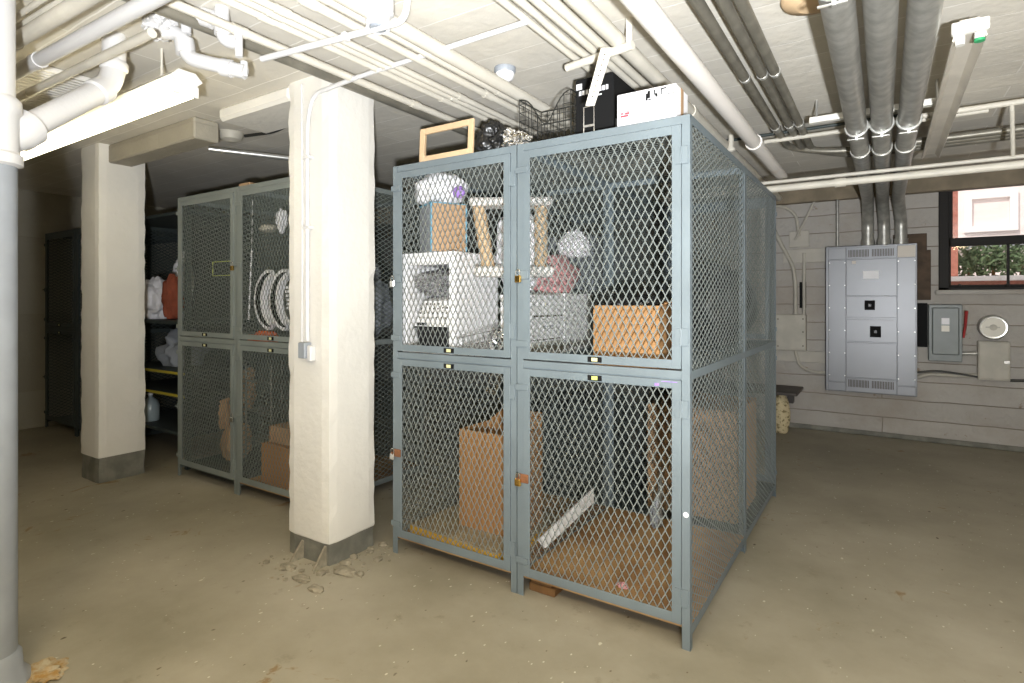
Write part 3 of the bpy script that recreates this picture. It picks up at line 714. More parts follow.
solo('duffel_bag', MB().blob((-1.0, 4.1, SZ + .30), (.26, .3, .30), .15, 1.6, 42, 4, flat=.298), 'black_plastic', 'black duffel bag in the back locker behind the open carton', 'bag')
solo('white_sock', MB().blob((-1.18, 3.98, SZ + .62), (.035, .03, .06), .3, 2, 43, 3), 'bag_white', 'small white cloth on the black duffel bag', 'cloth')
solo('rag', MB().blob((-1.17, 3.40, FZ + .07), (.035, .05, .07), .35, 2.4, 44, 4, flat=.068).tube([(-1.17, 3.40, FZ + .12), (-1.15, 3.43, FZ + .22), (-1.16, 3.46, FZ + .36)], [.028, .018, .006], 8), 'grey_pipe', 'limp pale rag at the back corner of the bare locker floor', 'rag')

# ------------------------------------------------------------------ things on top of the lockers
TZ = UH + .001
pf = thing('picture_frame', 'empty pale wood picture frame propped on the locker top', 'picture frame', (-2.01, 2.48, TZ))
fA = Vector((-2.245, 2.45, TZ)); fw_, fh_ = .385, .196; lean = Matrix.Translation(fA) @ Matrix.Rotation(math.radians(-3), 4, 'X')
pm = MB(); q = .034
pm.box((0, 0, 0), (q, .016, fh_), .002, lean).box((fw_ - q, 0, 0), (fw_, .016, fh_), .002, lean).box((q, 0, fh_ - q), (fw_ - q, .016, fh_), .002, lean).box((q, 0, 0), (fw_ - q, .016, q), .002, lean)
part('moulding', pm, 'wood_pale', pf)
part('rebate', MB().box((q - .004, .012, q - .004), (q, .02, fh_ - q + .004), 0, lean).box((fw_ - q, .012, q - .004), (fw_ - q + .004, .02, fh_ - q + .004), 0, lean).box((q, .012, q - .006), (fw_ - q, .02, q), 0, lean), 'wood_pale', pf)
solo('refuse_bag', MB().blob((-1.775, 2.55, TZ + .075), (.09, .085, .095), .25, 2, 51, 5, flat=.073, fine=.1, ffreq=4), 'bag_black', 'crumpled black plastic bag on the locker top beside the pale frame', 'bag')
solo('foil_sheet', MB().blob((-1.60, 2.49, TZ + .03), (.06, .035, .04), .4, 2.4, 52, 5, flat=.03, fine=.35, ffreq=5).blob((-1.645, 2.49, TZ + .07), (.03, .025, .03), .4, 3, 53, 4, fine=.3, ffreq=5), 'foil', 'crinkled silver foil on the locker top next to the black bag', 'foil')
# wire basket
wbk = thing('wire_basket', 'dark wire basket with a scooped front on the locker top', 'basket', (-1.43, 2.68, TZ))
bx0, bx1, by0, by1, bh = -1.665, -1.352, 2.62, 2.86, .30
rim = MB(); wm = MB(); nn = 16
def front_h(t): return bh * (1 - .52 * math.exp(-((t - .52) / .24) ** 2))
rim.tube([(bx0 + (bx1 - bx0) * k / nn, by0, TZ + front_h(k / nn)) for k in range(nn + 1)] + [(bx1, by1, TZ + bh), (bx0, by1, TZ + bh)], .0036, 6, closed=True)
for k in range(0, nn + 1, 2):
    x = bx0 + (bx1 - bx0) * k / nn
    wm.tube([(x, by0, TZ + front_h(k / nn)), (x, by0, TZ + .004), (x, by1, TZ + .004), (x, by1, TZ + bh)], .0022, 5)
for j in range(7):
    z = TZ + .004 + .045 * j
    if z < TZ + front_h(.52): wm.tube([(bx0, by0, z), (bx1, by0, z), (bx1, by1, z), (bx0, by1, z)], .0022, 5, closed=True)
    else: wm.tube([(bx0 + .05, by0, z), (bx0, by0, z), (bx0, by1, z), (bx1, by1, z), (bx1, by0, z), (bx1 - .05, by0, z)], .0022, 5)
for j in range(4): y = by0 + (by1 - by0) * (j + 1) / 5; wm.tube([(bx0, y, TZ + bh * .9), (bx0, y, TZ + .004), (bx1, y, TZ + .004), (bx1, y, TZ + bh * .9)], .0022, 5)
part('rim_wire', rim, 'wire_dark', wbk); part('wire_grid', wm, 'wire_dark', wbk)
# black box
kx0, kx1, ky0, ky1, kz1 = -1.335, -1.125, 2.64, 2.98, 2.632
kb_ = thing('black_box', 'tall black box with white print on the locker top behind the strap', 'box', ((kx0 + kx1) / 2, (ky0 + ky1) / 2, TZ))
kb_.location.x = (kx0 + kx1) / 2
part('body', MB().box((kx0, ky0, TZ), (kx1, ky1, kz1), .004), 'black', kb_)
pr = MB(); kw = kx1 - kx0
pr.box((kx0 + .006, ky0 - .0012, kz1 - .055), (kx0 + .038, ky0 + .001, kz1 - .025))
for k in range(9):
    xx = kx0 + .022 + k * .0185; pr.box((xx, ky0 - .0012, kz1 - .086 + k * .0006), (xx + .013, ky0 + .001, kz1 - .064 + k * .0008))
pr.box((kx1 - .085, ky0 - .0012, kz1 - .103), (kx1 - .062, ky0 + .001, kz1 - .096))
part('white_print', pr, 'white_card', kb_)
part('handle', MB().tube([(kx0 + .055, ky0 - .012, TZ + .002), (kx0 + .055, ky0 - .012, TZ + .19), (kx0 + .112, ky0 - .012, TZ + .19), (kx0 + .112, ky0 - .012, TZ + .002)], .004, 8).box((kx0 + .055, ky0 - .016, TZ + .085), (kx0 + .112, ky0 - .006, TZ + .10), .002), 'chrome', kb_, 'chrome bracket handle')
part('side_print', MB().box((kx1 - .001, ky0 + .06, TZ + .05), (kx1 + .0012, ky0 + .11, kz1 - .12)).box((kx1 - .001, ky0 + .03, TZ + .03), (kx1 + .0012, ky0 + .055, TZ + .12)), 'grey_pipe', kb_)
# white box
hx0, hx1, hy0, hy1, hz1 = -1.032, -.757, 2.465, 2.64, 2.442
wb_ = thing('white_box', 'white printed carton on the locker top above the corner post', 'box', ((hx0 + hx1) / 2, (hy0 + hy1) / 2, TZ))
part('body', MB().box((hx0, hy0, TZ), (hx1, hy1, hz1), .003), 'white_card', wb_)
pr = MB(); rp = MB(); y_ = hy0 - .001
fx = lambda u: hx0 + (hx1 - hx0) * u
fz = lambda v: TZ + (hz1 - TZ) * v
for u0, u1, v0, v1 in ((.50, .535, .66, .86), (.53, .575, .72, .93), (.545, .59, .66, .70), (.64, .665, .78, .93), (.66, .70, .72, .82), (.645, .69, .68, .70), (.75, .77, .76, .93), (.76, .84, .90, .94), (.74, .83, .715, .735), (.85, .97, .73, .75)):
    pr.box((fx(u0), y_, fz(v0)), (fx(u1), hy0 + .001, fz(v1)))
part('dark_print', pr, 'black', wb_)
part('small_print', MB().box((fx(.80), y_, fz(.455)), (fx(.92), hy0 + .001, fz(.48))), 'grey_cloth', wb_)
part('small_print', MB().box((fx(.75), y_, fz(.20)), (fx(.92), hy0 + .001, fz(.215))), 'grey_cloth', wb_)
rp.box((fx(.16), y_, fz(.445)), (fx(.79), hy0 + .001, fz(.465))); rp.box((fx(.06), y_, fz(.30)), (fx(.20), hy0 + .001, fz(.36))); rp.box((fx(.07), y_, fz(.38)), (fx(.11), hy0 + .001, fz(.44))); rp.box((fx(.14), y_, fz(.37)), (fx(.22), hy0 + .001, fz(.43)))
part('red_print', rp, 'red', wb_)
part('lid_tape', MB().box((hx1 - .0005, (hy0 + hy1) / 2 - .02, TZ + .01), (hx1 + .001, (hy0 + hy1) / 2 + .02, hz1)), 'cardboard_pale', wb_)

# ------------------------------------------------------------------ contents of the green-grey bank
gx = BX + UW2
for i, (o, lab) in enumerate(((0, 'white curved pad with dark trim leaning behind the mesh, farther from the column'), (.19, 'white curved pad with dark trim half hidden by the nearer column'))):
    t = thing('leg_pad', lab, 'pad', (gx + .36 + o, 2.57, SZ), 'white curved pads')
    cx_, cz_ = gx + .335 + o, SZ + .345
    def crescent(r0, r1, y, th, a0=104, a1=256, ox=0):
        out = []; n = 14
        for k in range(n + 1):
            a = math.radians(a0 + (a1 - a0) * k / n); out.append((cx_ + ox + r1 * math.cos(a) * .95, y, cz_ + r1 * math.sin(a) * 1.0))
        for k in range(n, -1, -1):
            a = math.radians(a0 + (a1 - a0) * k / n); out.append((cx_ + ox + .045 + r0 * math.cos(a) * .95, y, cz_ + r0 * math.sin(a) * 1.05))
        mb = MB(); n2 = len(out) // 2
        for k in range(n2 - 1):
            mb.prism([out[k], out[k + 1], out[-2 - k], out[-1 - k]], (0, th, 0))
        return mb
    part('shell', crescent(.17, .235, 2.57, .05), 'bag_white', t)
    part('trim', crescent(.198, .208, 2.566, .004), 'black', t)
    mk = MB()
    for k in range(6): mk.box((cx_ - .02 + .004 * k, 2.566, cz_ + .08 - .03 * k), (cx_ + .02 + .002 * k, 2.569, cz_ + .098 - .03 * k))
    part('lettering', mk, 'bag_white', t)
solo('orange_heap', MB().blob((gx + .20, 2.60, SZ + .04), (.12, .07, .055), .4, 2.6, 61, 4, flat=.04, fine=.2, ffreq=5), 'orange', 'crumpled orange cloth on the shelf below the white curved pads', 'cloth')
bd = thing('bead_string', 'string of white beads hanging inside the green-grey mesh door', 'string', (gx + .08, 2.56, 1.35))
bm_ = MB()
for k in range(40): f = k / 39; bm_.lathe((gx + .10 - .04 * f, 2.56, 1.87 - .52 * f), [(.002, -.006), (.0075, -.002), (.0075, .003), (.002, .006)], 6)
part('beads', bm_, 'bag_white', bd); part('cord', MB().tube([(gx + .11, 2.56, 2.27), (gx + .10, 2.56, 1.87), (gx + .06, 2.56, 1.35)], .0015, 5), 'bag_white', bd)
solo('white_pouch', MB().blob((gx + .33, 2.66, 2.10), (.045, .04, .085), .25, 2, 62, 4), 'bag_white', 'small white pouch hung high inside the green-grey locker', 'pouch')
solo('cap', MB().blob((gx + .19, 2.64, 2.05), (.075, .06, .03), .2, 2, 63, 4), 'beige', 'pale cap hung beside the white pouch', 'cap')
carton('carton', (gx + .16, 2.60, FZ), (gx + .70, 3.1, .40), 'cardboard', 'brown carton low in the green-grey locker beside the nearer column', group='cartons in the green-grey lockers')
carton('carton', (gx + .20, 2.64, .403), (gx + .70, 3.05, .53), 'cardboard_pale', 'flatter carton stacked on the brown carton by the nearer column', group='cartons in the green-grey lockers')
solo('orange_jacket', MB().blob((BX + .30, 2.92, .70), (.09, .09, .17), .4, 2.4, 64, 4, fine=.1).blob((BX + .20, 2.80, .50), (.05, .05, .13), .3, 2, 65, 4).blob((BX + .28, 2.86, .25), (.14, .12, .16), .2, 2, 66, 4, flat=.15), 'cardboard_pale', 'rumpled tan and orange clothes heaped in the dim green-grey locker', 'clothes')
sr = thing('shelf_rack', 'low wire shelf rack in the dim green-grey locker', 'rack', (BX + .62, 3.0, FZ))
rm = MB()
for x in (BX + .44, BX + .80):
    for y in (2.85, 3.2): rm.tube([(x, y, FZ), (x, y, .95)], .008, 6)
part('upright', rm, 'dark_conduit', sr)
for z in (.3, .55, .8):
    rm = MB()
    for k in range(7): x = BX + .44 + .36 * k / 6; rm.tube([(x, 2.85, z), (x, 3.2, z)], .004, 5)
    rm.tube([(BX + .44, 2.85, z), (BX + .80, 2.85, z)], .006, 6); rm.tube([(BX + .44, 3.2, z), (BX + .80, 3.2, z)], .006, 6)
    part('wire_shelf', rm, 'dark_conduit', sr)
solo('clothes_heap', MB().blob((gx + .60, 3.2, SZ + .30), (.17, .26, .30), .3, 2, 67, 4, flat=.298, fine=.1, ffreq=4), 'grey_cloth', 'dark clothes heaped in the green-grey locker, seen past the column edge', 'clothes')
tp_ = solo('yellow_strip', MB().box((BX + .52, BY + .012, 1.80), (BX + .79, BY + .016, 1.806), 0).box((BX + .52, BY + .012, 1.69), (BX + .78, BY + .016, 1.695)).box((BX + .52, BY + .012, 1.695), (BX + .525, BY + .016, 1.80)), 'label_yellow', 'thin yellow cord looped behind the brass padlock on the dim door', 'cord')
solo('wood_offcut', MB().box((BX + .86, BY + .03, 2.371), (BX + 1.0, BY + .10, 2.40), .004), 'cardboard_pale', 'small tan offcut lying on top of the green-grey lockers', 'offcut')

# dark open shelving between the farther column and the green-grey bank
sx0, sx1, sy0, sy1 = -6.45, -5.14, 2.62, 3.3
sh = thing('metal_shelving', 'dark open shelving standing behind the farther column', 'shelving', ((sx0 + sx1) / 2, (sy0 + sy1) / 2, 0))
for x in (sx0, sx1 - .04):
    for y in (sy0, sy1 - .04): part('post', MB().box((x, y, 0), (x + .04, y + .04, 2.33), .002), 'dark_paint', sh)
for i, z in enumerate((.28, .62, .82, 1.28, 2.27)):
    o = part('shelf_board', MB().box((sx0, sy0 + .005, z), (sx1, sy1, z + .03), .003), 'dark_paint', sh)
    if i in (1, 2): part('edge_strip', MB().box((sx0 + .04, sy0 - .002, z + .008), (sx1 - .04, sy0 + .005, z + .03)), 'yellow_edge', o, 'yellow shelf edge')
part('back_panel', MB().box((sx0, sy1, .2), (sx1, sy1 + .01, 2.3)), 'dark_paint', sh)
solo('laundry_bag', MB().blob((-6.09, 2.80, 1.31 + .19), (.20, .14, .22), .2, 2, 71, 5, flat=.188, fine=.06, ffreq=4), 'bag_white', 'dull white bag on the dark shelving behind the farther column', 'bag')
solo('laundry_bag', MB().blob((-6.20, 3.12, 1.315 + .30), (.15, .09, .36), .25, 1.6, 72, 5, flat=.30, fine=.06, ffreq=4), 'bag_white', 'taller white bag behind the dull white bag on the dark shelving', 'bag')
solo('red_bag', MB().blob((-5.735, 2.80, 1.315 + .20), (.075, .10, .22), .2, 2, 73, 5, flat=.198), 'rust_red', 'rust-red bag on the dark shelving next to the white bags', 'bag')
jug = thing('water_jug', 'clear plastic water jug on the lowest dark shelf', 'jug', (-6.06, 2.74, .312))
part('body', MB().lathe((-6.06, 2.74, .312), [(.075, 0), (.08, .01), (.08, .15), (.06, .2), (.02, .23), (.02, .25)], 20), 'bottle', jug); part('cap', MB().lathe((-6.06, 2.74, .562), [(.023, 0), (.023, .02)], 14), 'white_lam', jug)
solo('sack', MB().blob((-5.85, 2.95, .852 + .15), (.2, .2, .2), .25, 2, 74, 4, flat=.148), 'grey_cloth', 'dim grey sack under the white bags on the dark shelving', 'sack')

# ------------------------------------------------------------------ electrical wall
EY = 7.28
def ex(px): return onY(px, 300, EY).x
def ez_(px, py): return onY(px, py, EY).z
X0, X1 = ex(825.5), ex(917.3); Z1 = ez_(870, 245); Z0 = ez_(870, 393.5)
def eu(px): return X0 + (px - 825.5) / 91.8 * (X1 - X0) if False else ex(px)
def ev(py): return Z1 + (py - 245.0) / (393.5 - 245.0) * (Z0 - Z1)
ep = thing('electrical_switchboard', 'large grey electrical panel on the back wall under three conduits', 'electrical panel', ((X0 + X1) / 2, YB, Z0))
part('cabinet', MB().box((X0, EY, Z0), (X1, YB, Z1), .006), 'panel', ep)
f0 = EY - .012
def plate(name, a, b, c_, d, m='panel', y=f0, lab=None, bev=.003): return part(name, MB().box((ex(a), y, ev(d)), (ex(b), EY + .002, ev(c_)), bev), m, ep, lab)
plate('side_cover', 828.5, 845.8, 259, 383.5); plate('side_cover', 897.5, 915.5, 259.0, 383.5)
plate('top_cover', 828.5, 845.8, 247, 258.3); plate('top_cover', 846.4, 896.8, 247, 258.3); plate('top_cover', 897.5, 915.5, 247, 258.3, 'panel_warm', lab='cream scratched corner cover')
plate('bottom_cover', 828.5, 845.8, 384.2, 392.5); plate('bottom_cover', 846.4, 896.8, 379, 392.5); plate('bottom_cover', 897.5, 915.5, 384.2, 392.5)
dd = plate('door', 846.4, 896.8, 259.2, 295.6, y=f0 - .006)
plate('breaker_cover', 846.4, 896.8, 296.6, 317.4); plate('breaker_cover', 846.4, 896.8, 319.6, 341.8); plate('blank_cover', 846.4, 896.8, 343, 378.2)
part('paper_label', MB().box((ex(863), f0 - .008, ev(279)), (ex(879), f0 - .0055, ev(271))), 'white_card', dd)
part('latch', MB().box((ex(852), f0 - .014, ev(263.5)), (ex(856), f0 - .005, ev(260.5)), .002), 'panel_warm', dd)
for (a, b, c_, d) in ((864.6, 875, 300.5, 310), (870, 881, 326, 337)):
    k = part('breaker', MB().box((ex(a), f0 - .016, ev(d)), (ex(b), f0 + .002, ev(c_)), .003), 'black', ep)
    m_ = (a + b) / 2
    part('toggle', MB().box((ex(m_ - 1.6), f0 - .034, ev((c_ + d) / 2 + 1.5)), (ex(m_ + 1.6), f0 - .014, ev((c_ + d) / 2 - 1.5)), .003), 'black_plastic', k)
for (py0, py1) in ((249.3, 256.6), (380.5, 388.0)):
    for (a, b) in ((848.5, 869.5), (872, 894.5)):
        mb = MB(); n = 14
        for k in range(n):
            xa = ex(a) + (ex(b) - ex(a)) * k / n; mb.box((xa, f0 - .0035, ev(py1)), (xa + (ex(b) - ex(a)) / n * .5, f0 + .001, ev(py0)))
        part('vent_grille', mb, 'inside', ep)
sm = MB()
for px in (829.5, 845, 898.3, 914.8):
    for k in range(6): py = 262 + k * 23; sm.lathe((ex(px), f0, ev(py)), [(.007, .002), (.007, -.003), (.004, -.006)], 8, 'y')
part('screw', sm, 'rod', ep)
# disconnect switch
ds = thing('disconnect_switch', 'small grey-green switch box with a red lever below the window', 'switch', (onY(946, 333, YB).x, YB, onY(946, 362, 7.3).z))
sy_ = 7.30
def bxY(px0, px1, py0, py1, y, yb=YB, bev=.006):
    a = onY(px0, (py0 + py1) / 2, y); b = onY(px1, (py0 + py1) / 2, y); pm_ = (px0 + px1) / 2
    return MB().box((a.x, y, onY(pm_, py1, y).z), (b.x, yb, onY(pm_, py0, y).z), bev)
part('box', bxY(928.5, 962.5, 304.5, 361.5, sy_), 'switch', ds)
cv = part('cover', bxY(932, 959.5, 307.5, 355, sy_ - .022, sy_ + .001, .012), 'switch', ds)
part('paper_label', bxY(941.5, 949.5, 318, 324.5, sy_ - .024, sy_ - .0215, 0), 'white_card', cv); part('paper_label', bxY(941.5, 949.5, 325.5, 331.5, sy_ - .024, sy_ - .0215, 0), 'ivory', cv)
lx = onY(964, 320, sy_)
part('lever', MB().tube([(lx.x, sy_ + .06, onY(964, 338, sy_).z), (lx.x + .015, sy_ + .04, onY(965, 326, sy_).z), (lx.x + .02, sy_ + .0, onY(967, 311, sy_).z)], [.012, .012, .015], 8), 'redpaint', ds, 'red switch lever')
# beige box with dial above
bb = thing('meter_box', 'beige steel box on the wall below the round dial', 'box', (onY(994, 360, YB).x, YB, onY(994, 380, 7.33).z))
part('case', bxY(978, 1010.5, 341.5, 380.5, 7.33), 'beige', bb)
part('door', bxY(979.5, 1009, 343, 379, 7.322, 7.331, .003), 'beige', bb)
part('hasp', bxY(1004, 1010, 361, 364, 7.312, 7.325, .002), 'steel', bb)
dl = thing('round_gauge', 'round gauge with an ivory dial and bright rim above the beige box', 'gauge', onY(992.5, 327, 7.36))
cg = onY(993, 327.3, 7.33)
part('rim', MB().lathe(cg, [(.112, .10), (.122, .02), (.122, -.012), (.108, -.03), (.096, -.028)], 32, 'y'), 'rod', dl)
part('dial', MB().lathe(cg, [(.098, .0), (.098, -.027), (.09, -.03)], 32, 'y'), 'ivory', dl)
part('hub', MB().lathe(cg, [(.03, -.02), (.03, -.036), (.012, -.04)], 16, 'y').box((cg.x - .06, cg.y - .033, cg.z - .006), (cg.x + .05, cg.y - .029, cg.z + .006)), 'beige', dl)
def wallpipe(name, pts, r, m, label, cat='conduit', y=7.40, group=None, rad=.08):
    P = [onY(a, b, y) for a, b in pts]
    return solo(name, MB().tube(arc_path(P, rad), r, 10), m, label, cat, group)
G4 = 'conduits on the back wall'
wallpipe('electrical_conduit', [(962, 353.5), (979, 353.5)], .02, 'galv', 'short steel conduit joining the switch box and beige box', group=G4)
wallpipe('electrical_conduit', [(917, 377.5), (928, 374), (950, 375.5), (979, 375.5)], .02, 'beige', 'thick cream conduit from the panel edge to the beige box', group=G4, y=7.39)
wallpipe('electrical_conduit', [(917, 372.5), (936, 370.5), (960, 374), (978, 377)], .01, 'wire_dark', 'thin dark cable sagging between the panel and beige box', 'cable', group=G4, y=7.36)
wallpipe('electrical_conduit', [(1010, 380.5), (1060, 381)], .014, 'wire_dark', 'dark pipe leaving the beige box along the wall', 'pipe', group=G4)
jb = thing('junction_box', 'cream painted junction box on the wall beside the large panel', 'junction box', (onY(792, 333, YB).x, YB, onY(792, 350, 7.3).z))
part('case', bxY(774, 806, 314.5, 350.5, 7.33), 'beige', jb); part('cover', bxY(775.5, 805, 316, 349.5, 7.322, 7.331, .002), 'beige', jb)
km = MB()
for px, py in ((778, 319), (803, 319), (778, 346), (803, 346), (803, 332)): km.lathe(onY(px, py, 7.322), [(.008, .0), (.008, -.005)], 8, 'y')
part('screw', km, 'dark_slab', jb)
wallpipe('electrical_conduit', [(772, 226), (782, 246), (793, 266), (795.5, 285), (795.5, 315)], .022, 'beige', 'cream conduit curving down into the top of the junction box', group=G4)
wallpipe('electrical_conduit', [(768, 206), (783, 206), (796, 214), (799, 236)], .018, 'beige', 'cream conduit hooking over toward the small cover plate', group=G4)
wallpipe('electrical_conduit', [(795, 350), (799, 366), (812, 372), (827, 373)], .018, 'beige', 'cream conduit looping from below the junction box to the panel', group=G4, y=7.39)
wallpipe('electrical_conduit', [(804, 253), (804, 315)], .018, 'beige', 'straight cream conduit dropping into the corner of the junction box', group=G4, y=7.41)
wallpipe('brace_rod', [(817, 196), (795, 240)], .012, 'beige', 'cream rod slanting across the small cover plate', 'rod', y=7.37)
wallpipe('electrical_conduit', [(837.5, 192), (837.5, 247)], .016, 'galv', 'slim conduit alone, dropping into the panel top', group=G4, y=7.36)
solo('cover_plate', bxY(789, 809, 231, 247, 7.40, YB, .004), 'wood_board', 'small square cover plate behind the slanting rod', 'plate')
struct('trim_2', bxY(783, 828, 249, 262.5, 7.405, YB, .004), 'wood_board', 'cream backing board above the junction box', 'board')
struct('trim_4', bxY(893, 927, 234, 262, 7.41, YB, .004).add(*(lambda m: (m.v, m.f))(bxY(915, 931, 250, 300, 7.415, YB, .004))), 'old_board', 'brown old board showing behind the top of the large panel', 'board')
struct('trim_3', bxY(776, 827, 351, 362, 7.405, YB, .004), 'wood_board', 'cream backing board below the junction box', 'board')
solo('socket_recess', bxY(799.5, 806, 282, 308, 7.415, YB, .002), 'black', 'black slot in the wall above the junction box', 'slot')
solo('cable_recess', bxY(917.5, 927.5, 303, 347, 7.405, YB, .002), 'black', 'black gap between the large panel and the switch box', 'gap')
for i, px in enumerate((812, 814, 813)):
    pass
# bench slab
p0 = onZ(772, 437, 0)
fb = onY(781, 440, 7.0)
solo('foam_block', MB().blob((onY(781, 425, 7.05).x, 7.05, .20), (.095, .10, .25), .05, 3, 81, 4, flat=.199, fine=.03, ffreq=7), 'foamblock', 'crumbly cream block under the dark slab near the wall', 'block')
za = .46
a = onY(800, 400, 7.05).x
sl = MB().box((a - 1.25, 6.80, za), (a, 7.38, za + .035), .006)
sl.box((a - 1.2, 6.95, 0), (a - 1.12, 7.3, za)).box((a - .16, 7.30, .30), (a - .10, 7.43, za))
solo('wall_shelf', sl, 'dark_slab', 'dark slab bench low on the wall behind the lockers', 'bench')

# ------------------------------------------------------------------ pipes along the ceiling
G5 = 'white pipes running back over the lockers'
def yline(k, dz, r, m, label, y0=-.6, y1=YB - .1, group=G5, name='ceiling_pipe', cat='pipe', joints=()):
    X = k * cY * dz; z = CZ + dz
    mb = MB().tube([(X, y0, z), (X, y1, z)], r, 14)
    t = thing(name, label, cat, (X, (y0 + y1) / 2, z - r), group)
    part('run', mb, m, t)
    for y in joints: part('coupling', MB().tube([(X, y, z), (X, y + .07, z)], r * 1.2, 14), m, t)
    return t
yline(-.817, 1.06, .045, 'stain_pipe', 'thick stained white pipe above the right edge of the blue-grey lockers', y1=5.3, joints=(4.05,))
yline(-1.770, 1.17, .034, 'white_pipe', 'fat white pipe over the wire basket, thickest over the locker with the white cube', joints=(1.3,))
for k, r, lab, dz in ((-1.850, .016, 'slim white pipe nearest the fat one over the picture frame', 1.18), (-1.925, .020, 'white pipe second from the fat one over the picture frame', 1.18),
                  (-2.075, .017, 'white pipe in the tight trio, on the fat pipe side', 1.19), (-2.125, .017, 'white pipe in the middle of the tight trio', 1.19), (-2.185, .017, 'white pipe in the tight trio, on the column side', 1.19),
                  (-2.385, .020, 'white pipe closest to the top of the nearer column', 1.19)):
    yline(k, dz, r, 'white_pipe', lab, joints=(3.0 + k * .2, 1.4))
yline(-2.47, 1.23, .028, 'dark_conduit', 'dull grey pipe tucked against the ceiling beside the nearer column')
for k, r, lab in ((-1.020, .036, 'thick cream pipe on the hanger bar nearest the stained pipe'), (-1.105, .022, 'cream pipe second on the hanger bar'), (-1.155, .020, 'cream pipe third on the hanger bar'), (-1.270, .017, 'cream pipe at the far end of the hanger bar above the black box')):
    yline(k, 1.21, r, 'white_pipe', lab, group='cream pipes on the hanger bar', joints=(3.4 + 3 * (k + 1.1),))
wob = [Vector((-1.212 * cY * 1.21 + .012 * math.sin(i * 1.7), .4 + i * .28, CZ + 1.21 + .008 * math.sin(i * 2.3))) for i in range(26)]
solo('lagged_pipe', MB().tube(wob, [.016 + .005 * (i % 2) for i in range(26)], 10), 'white_pipe', 'lumpy lagged white pipe between the straight cream pipes', 'pipe', 'cream pipes on the hanger bar')
# hanger bar
hz = 2.652; hA = onZ(567, 68, hz); hB = onZ(633, 45, hz)
hb_ = thing('pipe_hanger', 'white hanger bar carrying the cream pipes with a dangling punched strap', 'hanger', ((hA.x + hB.x) / 2, hA.y, hz - .02))
part('bar', MB().tube([hA, hB], .020, 14), 'white_pipe', hb_)
part('rod', MB().box((hB.x - .032, hB.y - .006, hz), (hB.x - .004, hB.y + .006, ZC), .001), 'white_pipe', hb_)
s0 = onD(607, 48, 2.42); s1 = onD(590, 106, 2.42)
st_ = MB(); dx = Vector((.022, .012, 0))
st_.prism([s0 - dx, s0 + dx, s1 + dx * .75, s1 - dx * .75], (.001, -.003, 0))
so = part('strap', st_, 'white_pipe', hb_)
hm = MB()
for k in range(9):
    p = s0 + (s1 - s0) * (.12 + .09 * k); hm.lathe(p + Vector((0, -.0035, 0)), [(.0035, .003), (.0035, -.001)], 8, 'y')
part('punched_hole', hm, 'inside', so)

# conduit (thin) crossing and dropping onto the column
cA = Vector((onY(307, 340, 2.07).x, 2.07, onY(307, 346, 2.07).z)); xk = cA.x
ctop = onY(528, 22, 2.06)
ck = thing('electrical_conduit', 'white conduit bending off the nearer column and across the ceiling', 'conduit', (xk, 2.07, cA.z), 'white conduits on the column and ceiling')
part('run', MB().tube(arc_path([(xk, 2.072, cA.z + .03), (xk, 2.072, 2.50), (xk + .05, 2.068, 2.655), (xk + .42, 2.062, 2.672), (ctop.x, 2.06, 2.68)], .16, 8), .0125, 12), 'bright_pipe', ck)
part('outlet_box', MB().box((xk - .05, 2.045, cA.z - .07), (xk + .012, 2.094, cA.z + .02), .004), 'grey_pipe', ck, 'small grey switch box at the foot of the conduit')
part('box_collar', MB().box((xk + .016, 2.055, cA.z - .085), (xk + .05, 2.094, cA.z + .005), .006), 'bright_pipe', ck)
for z in (1.9, 2.3): part('strap', MB().box((xk - .03, 2.058, z), (xk + .03, 2.094, z + .018), .003), 'bright_pipe', ck)
xk2 = onY(301, 300, 2.08).x
solo('column_cable', MB().tube([(xk2, 2.086, cA.z + .01), (xk2 + .004, 2.086, 2.1), (xk2 - .004, 2.086, 2.745)], .007, 8), 'bright_pipe', 'thin white cable painted over beside the conduit on the column', 'cable')
p0 = onZ(262, 59, 2.60); p1 = onZ(405, 21, 2.60)
ck2 = thing('electrical_conduit', 'short white conduit under the ceiling joining the fat pipe, nearer the camera', 'conduit', p0, 'white conduits on the column and ceiling')
part('run', MB().tube(arc_path([p0, p1, p1 + Vector((.02, .01, .17))], .05), .014, 12), 'bright_pipe', ck2)
part('clamp', MB().box(p0 + (p1 - p0) * .62 - Vector((.014, .016, .016)), p0 + (p1 - p0) * .62 + Vector((.014, .016, .016)), .003), 'bright_pipe', ck2)

# pipes running the other way over the fluorescent lamp
G6 = 'white pipes above the fluorescent lamp'
def zpipe(a, b, z, r, m, label, group=G6, ext=(0.0, 0.3), name='ceiling_pipe', cat='pipe'):
    A = onZ(*a, z); B = onZ(*b, z); d = (B - A); A = A - d * ext[0]; B = B + d * ext[1]
    t = thing(name, label, cat, ((A.x + B.x) / 2, (A.y + B.y) / 2, z - r), group)
    part('run', MB().tube([A, B], r, 14), m, t)
    u = d.normalized(); P = A + d * .55; part('coupling', MB().tube([P, P + u * .06], r * 1.18, 14), m, t)
    return t
zpipe((6, 78), (152, 0), 2.60, .030, 'bright_pipe', 'widest white pipe crossing behind the drain stack above the lamp', ext=(.3, .12))
zpipe((6, 47), (84, 0), 2.64, .030, 'white_pipe', 'wide white pipe second above the lamp, nearer the frame top', ext=(.5, .4))
zpipe((8, 103), (152, 33), 2.60, .020, 'white_pipe', 'slim white pipe directly above the lamp fixture', ext=(.4, 0))
zpipe((8, 33), (62, 0), 2.68, .012, 'white_pipe', 'thin white pipe in the top corner, lower of two', ext=(.5, .4))
zpipe((8, 22), (42, 0), 2.70, .012, 'white_pipe', 'thin white pipe in the top corner, upper of two', ext=(.5, .4))
